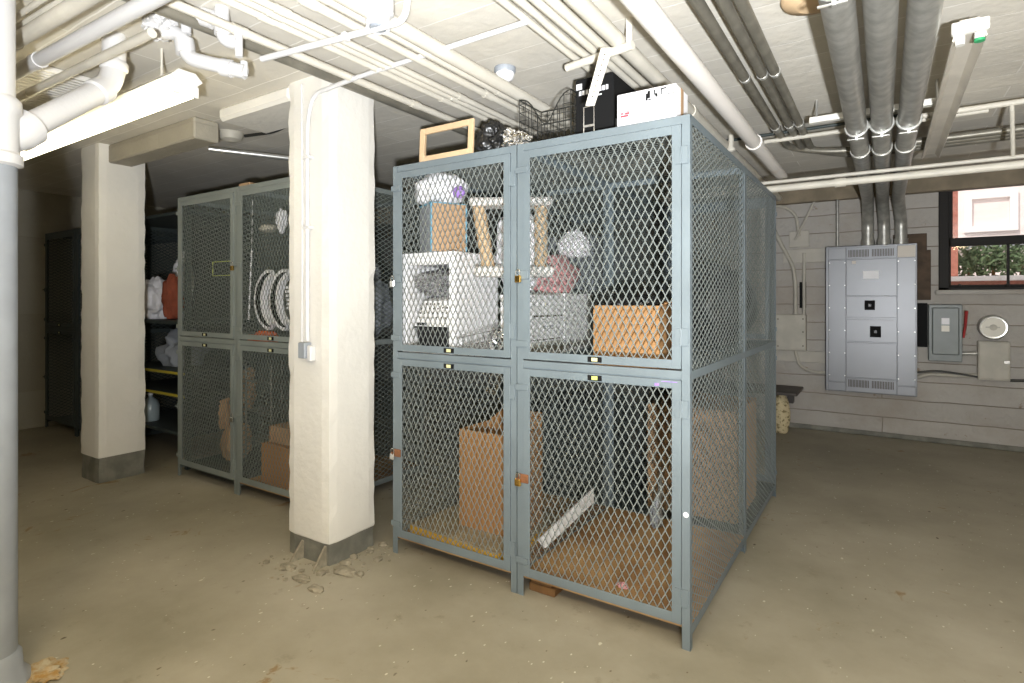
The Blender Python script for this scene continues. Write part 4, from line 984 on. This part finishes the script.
solo('corrugated_sheet', (lambda mb: [mb.box((-4.60 + .05 * k, 1.12, 2.745), (-4.57 + .05 * k, 1.44, 2.775), .004) for k in range(16)] and mb)(MB()), 'concrete_white', 'ribbed white metal sheet on the ceiling behind the pipes above the lamp', 'sheet')

# drain stack
dx_, dy_ = -2.884, .735
dr = thing('drain_stack', 'thick drain stack at the edge of the picture, white above and grey below', 'pipe', (dx_, dy_, 0))
zt_ = onD(0, 152, 2.2).z; 
def dz(py): return CZ + (HY - py) / F * 2.2
part('lower_pipe', MB().tube([(dx_, dy_, 0), (dx_, dy_, dz(150))], .078, 28), 'grey_pipe', dr, 'grey painted lower length')
part('floor_collar', MB().lathe((dx_, dy_, 0), [(.125, 0), (.12, .02), (.095, .05), (.092, .11), (.08, .125)], 28), 'grey_pipe', dr)
part('hub', MB().lathe((dx_, dy_, dz(166)), [(.079, 0), (.096, .008), (.096, .045), (.085, .055), (.083, .20), (.092, .215), (.092, .255), (.08, .27)], 28), 'bright_pipe', dr)
part('upper_pipe', MB().tube([(dx_, dy_, dz(120)), (dx_, dy_, ZC)], .072, 28), 'bright_pipe', dr)
vb = onD(114, 70, 2.75); w0 = Vector((dx_, dy_, dz(146)))
br_ = [w0, Vector((dx_, dy_, dz(146))) + (Vector((vb.x, vb.y, CZ + (HY - 84) / F * 2.75)) - w0) * .12, Vector((vb.x, vb.y, CZ + (HY - 84) / F * 2.75)), Vector((vb.x, vb.y, ZC))]
part('branch_pipe', MB().tube(arc_path(br_[1:], .12, 8), .050, 20), 'bright_pipe', dr)
w1 = br_[1]; u = (br_[2] - br_[1]).normalized()
part('branch_hub', MB().tube([w0, w0 + u * .10, w0 + u * .115, w0 + u * .19, w0 + u * .2], [.06, .066, .074, .074, .056], 20), 'bright_pipe', dr)
e_ = br_[2]; part('elbow_hub', MB().tube([e_ - u * .14, e_ - u * .13, e_ - u * .07, e_ - u * .06], [.051, .06, .06, .051], 20).tube([e_ + Vector((0, 0, .06)), e_ + Vector((0, 0, .07)), e_ + Vector((0, 0, .10)), e_ + Vector((0, 0, .11))], [.051, .059, .059, .051], 20), 'bright_pipe', dr)

# insulated branch pipework with capped ends
def pxpath(pts, d, rad): return arc_path([onD(a, b, d if len(q) == 0 else q[0]) for a, b, *q in pts], rad, 6)
G7 = 'lagged white trap pipes'
lp = thing('trap_pipe', 'lagged white pipe elbow with a capped end hanging lowest by the lamp', 'pipe', onD(230, 72, 2.6), G7)
part('run', MB().tube(pxpath([(152, 30), (182, 34), (187, 58), (245, 72)], 2.6, .09), .033, 14), 'bright_pipe', lp)
part('lagging', MB().blob(onD(160, 26, 2.6), (.075, .06, .05), .25, 3, 91, 4, fine=.15, ffreq=6), 'bright_pipe', lp)
part('joint', MB().tube([onD(184, 40, 2.6), onD(186, 54, 2.6)], .042, 14), 'bright_pipe', lp)
part('joint', MB().tube([onD(222, 67, 2.6), onD(232, 69, 2.6)], .040, 14), 'bright_pipe', lp)
part('cap', MB().tube([onD(244, 62, 2.6), onD(244, 77, 2.6)], .017, 10), 'bright_pipe', lp)
part('riser', MB().tube([onD(186, 34, 2.6), onD(187, -4, 2.6)], .022, 12), 'bright_pipe', lp)
lp2 = thing('trap_pipe', 'lagged white pipe elbow with a capped end, upper one beside the ceiling pipes', 'pipe', onD(225, 40, 2.5), G7)
part('run', MB().tube(pxpath([(184, 9), (206, 18), (222, 21), (224, 40), (238, 43)], 2.5, .06), .030, 14), 'bright_pipe', lp2)
part('riser', MB().tube([onD(222, 24, 2.5), onD(222, -12, 2.5)], .030, 14), 'bright_pipe', lp2)
part('joint', MB().tube([onD(203, 16.5, 2.5), onD(213, 20, 2.5)], .040, 14), 'bright_pipe', lp2)
part('joint', MB().tube([onD(223, 26, 2.5), onD(223.5, 35, 2.5)], .038, 14), 'bright_pipe', lp2)
part('cap', MB().tube([onD(238, 31, 2.5), onD(239, 57, 2.5)], [.020, .016], 12), 'bright_pipe', lp2)
lp3 = thing('trap_pipe', 'short lagged white pipe stub at the top edge between the trap pipes', 'pipe', onD(180, 10, 2.5), G7)
part('run', MB().tube([onD(178, 18, 2.5), onD(182, -10, 2.5)], [.036, .026], 12), 'bright_pipe', lp3)

# fluorescent lamp
lyF, lzF = 1.45, 2.50; lx0, lx1 = -5.25, -2.84
fl = thing('fluorescent_lamp', 'long glowing fluorescent lamp hung beside the drain stack', 'lamp', ((lx0 + lx1) / 2, lyF, lzF))
part('housing', MB().prism([(lx0, lyF - .035, lzF + .035), (lx0, lyF + .035, lzF + .035), (lx0, lyF + .075, lzF + .075), (lx0, lyF + .04, lzF + .11), (lx0, lyF - .04, lzF + .11), (lx0, lyF - .075, lzF + .075)], (lx1 - lx0, 0, 0)), 'fixture', fl)
for s in (-1, 1):
    part('tube', MB().tube([(lx0 + .03, lyF + s * .045, lzF + .02), (lx1 - .03, lyF + s * .045, lzF + .02)], .019, 14), 'tube', fl, 'glowing tube')
    for x in (lx0 + .008, lx1 - .022): part('socket', MB().box((x, lyF + s * .045 - .016, lzF - .005), (x + .016, lyF + s * .045 + .016, lzF + .05), .003), 'fixture', fl)
for x in (lx0 + .5, lx1 - .25): part('hanger', MB().tube([(x, lyF, lzF + .11), (x, lyF, ZC)], .006, 8), 'white_pipe', fl)
# small ceiling things
def px_dome(px, py, r, z, m, name, label, cat, prof):
    p = onZ(px, py, z); return solo(name, MB().lathe((p.x, p.y, z), [(r * a, h) for a, h in prof], 28), m, label, cat)
p = onZ(505, 68, ZC)
sd = thing('smoke_detector', 'round grey and white detector on the ceiling above the foil', 'detector', (p.x, p.y, ZC - .07))
part('base', MB().lathe((p.x, p.y, ZC), [(.055, -.03), (.06, -.02), (.06, -.001)], 24), 'grey_pipe', sd); part('cover', MB().lathe((p.x, p.y, ZC), [(.02, -.075), (.042, -.065), (.052, -.045), (.052, -.029)], 24), 'white_lam', sd)
p = onZ(231, 143, 2.70)
solo('junction_dome', MB().lathe((p.x, p.y, ZC), [(.03, -.075), (.075, -.055), (.09, -.02), (.09, -.001)], 20), 'beige', 'rounded junction cover on the dim ceiling between the columns', 'cover')
p = onZ(378, 14, 2.66)
sp = thing('pipe_socket', 'white capped pipe fitting hanging from the ceiling near the top edge', 'fitting', (p.x, p.y, 2.6))
part('body', MB().lathe((p.x, p.y, 2.60), [(.045, .01), (.05, .0), (.05, .05), (.065, .06), (.065, .12), (.05, .13), (.05, .179)], 24), 'bright_pipe', sp)
part('bore', MB().lathe((p.x, p.y, 2.598), [(.034, .0), (.034, .012)], 20), 'grey_pipe', sp)
p = onZ(815, -2, ZC - .02)
solo('ceiling_flange', MB().lathe((p.x, p.y, ZC), [(.07, -.05), (.12, -.035), (.13, -.02), (.13, -.001)], 32), 'wood_pale', 'round tan flange on the ceiling beside the conduit clamps', 'flange')
# dim pipes of the left ceiling
a = onZ(140, 141, 2.70); b_ = onZ(300, 159.5, 2.70)
solo('ceiling_pipe', MB().tube([a + (b_ - a) * .40, b_ + (b_ - a) * .5], .022, 12), 'rod', 'bright steel pipe crossing the dim ceiling between the two columns', 'pipe')
a = onZ(245, 136, 2.74); b_ = onZ(290, 124, 2.74)
solo('ceiling_cable', MB().tube(arc_path([a, (a + b_) / 2 + Vector((0, .06, 0)), b_, b_ + (b_ - a)], .1), .012, 8), 'wire_dark', 'dark cable on the ceiling leading from the junction cover', 'cable')

# ------------------------------------------------------------------ pipes on the right of the ceiling
G8 = 'thick steel conduits to the electrical panel'
dzc = 1.08
for k, px, lab in ((-.155, 868, 'thick steel conduit to the panel, nearest the lockers'), (-.010, 884, 'thick steel conduit to the panel, middle of three'), (.140, 901, 'thick steel conduit to the panel, nearest the window')):
    X = k * cY * dzc; z = CZ + dzc; pe = onY(px, 244, 7.34)
    t = thing('steel_conduit', lab, 'conduit', (X, 4, z), G8)
    part('run', MB().tube(arc_path([(X, .6, z), (X, 7.12, z), (pe.x, 7.35, z - .22), (pe.x, 7.35, Z1 + .05), (pe.x, 7.35, Z1 - .01)], .22, 8), .056, 20), 'galv', t)
    part('coupling', MB().tube([(X, 4.75, z), (X, 4.85, z)], .063, 20), 'galv', t)
    part('locknut', MB().tube([(pe.x, 7.35, Z1 - .005), (pe.x, 7.35, Z1 + .06)], .066, 14), 'galv', t)
    for y in ((2.20, 4.12) if k < .1 else (4.12,)):
        pts = [(X + .060 * math.cos(a_), y, z + .060 * math.sin(a_)) for a_ in [2 * math.pi * i / 20 for i in range(20)]]
        cl = MB(); n = 20
        for i in range(n):
            if 14 <= i <= 15: pass
        cl.tube(pts, .007, 6, closed=True).box((X - .008, y - .01, z - .085), (X + .008, y + .01, z - .058), .002).tube([(X - .05, y, z - .076), (X + .04, y, z - .076)], .005, 6)
        part('clamp', cl, 'rod', t, 'bright pipe clamp')
sA = onZ(806, 129.5, CZ + dzc + .078); sB = onZ(932, 112, CZ + dzc + .078)
st2 = thing('strut_channel', 'pale steel strut carrying the three thick conduits', 'strut', (.0, 4.12, CZ + dzc + .06))
part('channel', MB().box((-.40, 4.10, CZ + dzc + .062), (.30, 4.145, CZ + dzc + .10), .002), 'fixture', st2)
for x in (-.36, .26): part('hanger_rod', MB().tube([(x, 4.12, CZ + dzc + .09), (x, 4.12, ZC)], .006, 8), 'rod', st2)
# three slimmer conduits that turn along the wall
G9 = 'dull conduits turning along the ceiling'
for k, r, yb, lab in ((-.622, .026, 5.02, 'dull steel conduit set apart, nearest the stained white pipe'), (-.535, .026, 5.12, 'dull steel conduit, first of the close pair'), (-.475, .026, 5.22, 'dull steel conduit, second of the close pair')):
    dz2 = 1.225; X = k * cY * dz2; z = CZ + dz2
    t = thing('steel_conduit', lab, 'conduit', (X, 3, z - r), G9)
    part('run', MB().tube(arc_path([(X, .5, z), (X, yb, z), (X + .30, yb + .12, z - .05), (XR - .05, yb + .12, z - .05)], .3, 10), r, 14), 'dark_conduit', t)
    part('coupling', MB().tube([(X, 4.35, z), (X, 4.43, z)], r * 1.2, 14), 'galv', t)
    part('strap', MB().tube([(X, 3.30, z), (X, 3.325, z)], r * 1.13, 14), 'rod', t)
# cross pipes behind the lockers
G10 = 'cream cross pipes in front of the electrical wall'
def xline(Y, z, x0, x1, r, m, label, name='ceiling_pipe', joints=()):
    t = thing(name, label, 'pipe', ((x0 + x1) / 2, Y, z - r), G10); part('run', MB().tube([(x0, Y, z), (x1, Y, z)], r, 14), m, t)
    for x in joints: part('coupling', MB().tube([(x, Y, z), (x + .07, Y, z)], r * 1.22, 14), m, t)
    return t
y_c = 4.80
xline(y_c, onY(900, 176.5, y_c).z, -1.6, XR - .05, .027, 'white_pipe', 'thick cream pipe crossing low in front of the three conduits', joints=(-.3, .9))
xline(y_c + .10, onY(900, 169, y_c + .1).z, -1.6, XR - .05, .014, 'white_pipe', 'thin cream pipe just above the thick cross pipe')
zq = onY(960, 110.5, 4.5).z
xline(4.5, zq, onY(905, 125, 4.5).x, XR - .05, .018, 'white_pipe', 'cream pipe close to the ceiling beside the bare lamp fixture')
xline(4.62, onY(800, 137, 4.62).z, -.75, .55, .016, 'white_pipe', 'yellowed cream pipe passing above the three thick conduits')
xline(4.66, onY(800, 130, 4.66).z, -1.2, .2, .012, 'dark_paint', 'thin dark green pipe beneath the ceiling by the strut')
a = onY(1012, 104, 4.5); b_ = onY(1013, 157, y_c + .0)
solo('pipe_drop', MB().tube([a, Vector((a.x, 4.5, a.z - .04)), Vector((b_.x, y_c, b_.z + .01))], .012, 10), 'white_pipe', 'short white pipe dropping to the thick cross pipe', 'pipe')
solo('pipe_stub', MB().tube([onY(731, 135, 4.6), onY(731, 152, 4.6)], .02, 10).lathe(onY(731, 150, 4.6), [(.034, -.012), (.034, .012)], 14), 'white_pipe', 'white pipe stub dropping beside the stained pipe behind the lockers', 'pipe')
# unlit fixture
fY0, fY1, fX = 3.02, 5.42, .300; fz_ = 2.58
uf = thing('lamp_fixture', 'unlit strip fixture without tubes beside the thick conduits', 'lamp', (fX, (fY0 + fY1) / 2, fz_))
q_ = .054
part('reflector', MB().prism([(fX - q_, fY0, fz_), (fX - .028, fY0, fz_ + .04), (fX + .028, fY0, fz_ + .04), (fX + q_, fY0, fz_), (fX + q_ + .004, fY0, fz_ + .004), (fX + .032, fY0, fz_ + .085), (fX - .032, fY0, fz_ + .085), (fX - q_ - .004, fY0, fz_ + .004)], (0, fY1 - fY0, 0)), 'reflector', uf)
part('end_plate', MB().box((fX - .062, fY0 - .03, fz_ + .02), (fX + .062, fY0 + .0, fz_ + .07), .004), 'fixture', uf, 'white end plate')
part('socket', MB().tube([(fX - .030, fY0 + .02, fz_ + .03), (fX - .030, fY0 + .02, fz_ - .012)], .018, 14), 'fixture', uf)
g_ = part('socket', MB().tube([(fX + .034, fY0 + .02, fz_ + .03), (fX + .034, fY0 + .02, fz_ + .0)], .018, 14), 'fixture', uf); part('tip', MB().tube([(fX + .034, fY0 + .02, fz_ + .001), (fX + .034, fY0 + .02, fz_ - .010)], .019, 14), 'green_plastic', g_)
for y in (fY0 + .4, fY1 - .4): part('hanger', MB().tube([(fX, y, fz_ + .08), (fX, y, ZC)], .006, 8), 'rod', uf)

# ------------------------------------------------------------------ rubble at the foot of the nearer column
for i, (px, py, h, lab) in enumerate(((297, 560, .10, 'small triangular floor bracket at the far corner of the nearer column'), (320, 568, .11, 'small triangular floor bracket at the front corner of the nearer column'))):
    p = onZ(px, py, 0); x, y = p.x, p.y
    solo('floor_bracket', MB().prism([(x - .008, y - .05, 0), (x - .008, y + .05, 0), (x - .008, y + .05, h), (x - .008, y + .035, h)], (.016, 0, 0)), 'stone', lab, 'bracket', 'brackets at the column foot')
rnd = random.Random(5)
mb = MB()
for k in range(70):
    a_ = rnd.random(); side = rnd.random() < .5
    x = -2.98 + .45 * a_ if side else -2.57 + rnd.random() ** 2 * .22; y = 2.07 - rnd.random() ** 2 * .22 if side else 2.05 + .42 * a_
    r = .006 + rnd.random() ** 3 * .026
    mb.blob((x, y, r * .25), (r, r * (.7 + rnd.random() * .5), r * .55), .3, 2, k, 1, flat=r * .25)
solo('rubble', mb, 'stone', 'broken concrete crumbs around the foot of the nearer column', 'rubble', kind='stuff', loc=(-2.8, 2.05, 0))
for i, (px, py, s) in enumerate(((302, 580, .05), (345, 572, .07), (316, 590, .045), (288, 568, .05))):
    p = onZ(px, py, 0)
    solo('concrete_lump', MB().blob((p.x, p.y, .004), (s, s * .6, .018), .35, 2, 101 + i, 3, flat=.004, fine=.15, ffreq=6), 'stone', ['flat concrete flake in front of the floor brackets', 'flat concrete flake against the bright column face', 'small concrete flake farthest out from the column', 'flat concrete flake by the shaded column face'][i], 'concrete flake', 'concrete flakes by the column')
p = onZ(30, 676, 0)
solo('rust_pile', MB().blob((p.x + .02, p.y + .04, .004), (.075, .06, .018), .4, 2, 120, 4, flat=.004, fine=.2, ffreq=8), 'rust_dirt', 'rusty crumbled plaster at the foot of the drain stack', 'debris', kind='stuff')

# ------------------------------------------------------------------ lights
def light(name, kind, loc, energy, col, size=.1, target=None, **kw):
    l = bpy.data.lights.new(name, kind); l.energy = energy; l.color = col
    if kind == 'AREA':
        l.shape = kw.get('shape', 'RECTANGLE'); l.size = size; l.size_y = kw.get('sy', size)
    else: l.shadow_soft_size = size
    o = bpy.data.objects.new(name, l); COL.objects.link(o); o.location = loc; o['kind'] = 'helper'
    if target is not None: o.rotation_euler = (Vector(target) - Vector(loc)).to_track_quat('-Z', 'Y').to_euler()
    return o
fl_ = light('camera_flash', 'SPOT', (.40, -.45, 1.20), 1380, (.94, .97, 1), .05, (.05, .75, 2.75)); fl_.data.spot_size = math.radians(168); fl_.data.spot_blend = 1.0
light('room_lamp', 'AREA', (-1.1, -.3, 2.66), 40, (1, .80, .45), 1.2, (-1.1, -.3, 0), sy=.2)
light('room_lamp', 'AREA', (.9, -.5, 2.66), 38, (1, .80, .45), 1.2, (.9, -.5, 0), sy=.2)
light('sun', 'SUN', (0, 20, 20), 3.2, (1, .96, .9), .03, None).rotation_euler = (math.radians(50), 0, math.radians(-25))
w = bpy.data.worlds.new('world'); sc.world = w; w.use_nodes = True
w.node_tree.nodes['Background'].inputs[0].default_value = (.92, .95, 1, 1); w.node_tree.nodes['Background'].inputs[1].default_value = 1.0

# ------------------------------------------------------------------ camera and view
cd = bpy.data.cameras.new('camera'); cam = bpy.data.objects.new('camera', cd); COL.objects.link(cam)
cam.location = (0, 0, CZ); cam.rotation_euler = (math.pi / 2, 0, YAW)
cd.sensor_width = 36; cd.lens = F / 1024 * 36; cd.shift_y = -(341.5 - HY) / 1024; cd.clip_start = .02
sc.camera = cam
sc.view_settings.view_transform = 'Standard'; sc.view_settings.look = 'None'; sc.view_settings.gamma = 1; sc.view_settings.exposure = 0.0
sc.view_settings.use_curve_mapping = False
sc.cycles.use_denoising = True
sc.cycles.max_bounces = 8
